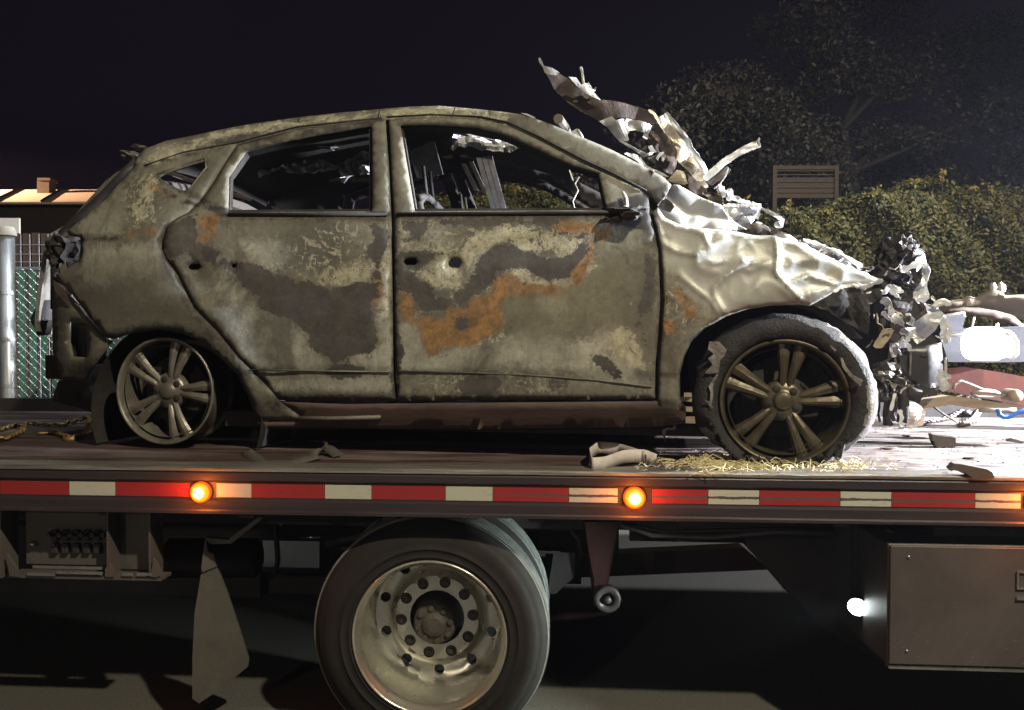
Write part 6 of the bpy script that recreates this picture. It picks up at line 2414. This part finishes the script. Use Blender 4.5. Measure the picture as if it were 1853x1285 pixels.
# hose bundle and blue strap
bm = bmesh.new()
tube(bm, [TF.at(u, v, 1.35) for u, v in ((1725, 705), (1728, 694), (1740, 690), (1758, 697), (1780, 706), (1800, 708), (1815, 716))], .0085, 8)
thing_bm('hose', bm, M['hose'], 'pale hose looped behind the long board, upper loop', 'hose', None, True)
bm = bmesh.new()
tube(bm, [TF.at(u, v, 1.25) for u, v in ((1758, 712), (1775, 709), (1800, 711), (1820, 716), (1800, 719), (1770, 718), (1758, 713))], .008, 8)
thing_bm('hose', bm, M['hose'], 'short pale hose coil lying just above the long board', 'hose', None, True)
bm = bmesh.new()
p = TF.at(1832, 716, 1.25)
lathe(bm, [(.0, -.05), (.028, -.048), (.034, -.03), (.034, .05), (.0, .05)], 18, (p.x, 1.25, p.z))
thing_bm('roller', bm, M['board'], 'small tan roller end above the long board near the right edge', 'roller', None, True)
bm = bmesh.new()
tube(bm, [TF.at(u, v, .93) for u, v in ((1772, 742), (1800, 743), (1822, 743), (1838, 742))], .011, 8)
thing_bm('rod', bm, M['hose'], 'pale rod lying between the rusty chain heap and the blue hook', 'rod', None, True)
bm = bmesh.new()
tube(bm, [TF.at(u, v, .92) for u, v in ((1806, 740), (1808, 750), (1816, 755), (1828, 754), (1840, 748), (1853, 744), (1875, 745))], [.012, .010, .011, .011, .010, .013, .013], 8)
thing_bm('strap_hook', bm, M['blue'], 'bright blue curved strap hook at the right edge under the long board', 'strap hook', None, True)
# pale plastic film crumpled on the deck under the car front
o = crumple('film', TF, [(1648, 722), (1668, 735), (1680, 745), (1672, 770), (1650, 778), (1642, 770), (1646, 745)], .9, .03, 5, M['palestrap'], None, inner=6, step=6)
o.location = TF.loc; o.rotation_euler = (0, 0, TF.rz)
tag(o, 'pale crumpled film hanging onto the deck below the short board', 'film')

# ---- behind the car front: tan scorched panel, grey box and glowing white drum
wr = empty('tan_panel_wreck', 'tan scorched body panel with an arched brown edge behind the winch', 'wreckage', TF)
o = crumple('arched_panel', TF, [(1690, 552), (1722, 543), (1745, 541), (1752, 535), (1768, 538), (1790, 526), (1800, 522), (1818, 524), (1822, 534), (1860, 533), (1960, 540), (1960, 600), (1900, 580), (1853, 575), (1838, 572), (1815, 565), (1780, 558), (1740, 552), (1710, 560)],
            lambda u, v: 2.05 - (555 - v) * .004, .02, 5, M['tarp'], wr, inner=9, step=8, scale=3, thick=.02, smooth=True)
o = crumple('arch_lip', TF, [(1708, 563), (1740, 556), (1775, 558), (1800, 561), (1830, 572), (1853, 592), (1890, 640), (1880, 650), (1853, 608), (1835, 592), (1810, 580), (1780, 574), (1745, 567)],
            2.0, .006, 6, M['brownpanel'], wr, inner=9, step=8, thick=.03, smooth=True)
bm = bmesh.new()
p = TF.at(1805, 521, 1.95)
blob(bm, p + Vector((-.025, 0, .005)), (.022, .02, .028), 1, 2, .4); blob(bm, p + Vector((.02, 0, 0)), (.026, .02, .030), 2, 2, .4)
bm_obj('panel_bolt', bm, M['hose'], wr, True)
wi = empty('work_lamp', 'glaring white drum with a blue-grey housing, right of the crushed car front', 'work lamp', TF)  # bright drum given emission and modelled as a work lamp
px_sheet('housing', TF, [(1700, 605), (1712, 572), (1745, 566), (1748, 572), (1742, 592), (1752, 598), (1860, 590), (1960, 590), (1960, 640), (1850, 655), (1790, 656), (1716, 655)], 1.7, .3, M['bluegrey'], wi)
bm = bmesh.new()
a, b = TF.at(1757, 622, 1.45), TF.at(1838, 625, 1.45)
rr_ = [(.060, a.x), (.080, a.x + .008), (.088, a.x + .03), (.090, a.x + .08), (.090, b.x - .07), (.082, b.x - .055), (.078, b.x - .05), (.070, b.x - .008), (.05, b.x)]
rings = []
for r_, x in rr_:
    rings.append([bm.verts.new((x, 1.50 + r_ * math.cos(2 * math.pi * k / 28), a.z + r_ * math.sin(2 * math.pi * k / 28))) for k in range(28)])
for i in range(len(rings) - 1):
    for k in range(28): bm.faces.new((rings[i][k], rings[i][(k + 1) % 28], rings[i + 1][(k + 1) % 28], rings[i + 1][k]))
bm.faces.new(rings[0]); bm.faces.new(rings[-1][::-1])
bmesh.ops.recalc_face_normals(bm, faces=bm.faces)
M['white_metal'] = pmat('bright_zinc_metal', (.86, .86, .88), (.75, .75, .78), .45, .2, 10, bump=.1)
bm_obj('glowing_drum', bm, M['drum_glow'], wi, True)
for nm_, pts_, y_, r_ in (('handle', ((1818, 605), (1832, 606), (1839, 618), (1840, 640), (1830, 650)), 1.42, .012), ('lever', ((1716, 607), (1740, 606), (1760, 604)), 1.42, .009),
                          ('stud', ((1759, 592), (1761, 580), (1763, 574)), 1.45, .006), ('stud', ((1805, 592), (1804, 585)), 1.45, .008), ('housing_edge', ((1712, 570), (1735, 567), (1744, 566), (1746, 574)), 1.66, .006)):
    bm = bmesh.new()
    tube(bm, [TF.at(u, v, y_) for u, v in pts_], r_, 8)
    bm_obj(nm_, bm, M['white_metal'], wi, True)

# ================================================================ AIR
def haze_mat(d):
    m = bpy.data.materials.new('thin_night_haze'); m.use_nodes = True
    nt = m.node_tree; nt.nodes.clear()
    o = nt.nodes.new('ShaderNodeOutputMaterial'); v = nt.nodes.new('ShaderNodeVolumePrincipled')
    v.inputs['Color'].default_value = (.74, .80, 1.0, 1)
    v.inputs['Density'].default_value = d
    v.inputs['Anisotropy'].default_value = .3
    nt.links.new(v.outputs[0], o.inputs['Volume'])
    return m


bm = bmesh.new()
box(bm, -22, 22, -16, 26, -1, 9.8)
o = bm_obj('haze', bm, haze_mat(.0008))
o['kind'] = 'stuff'
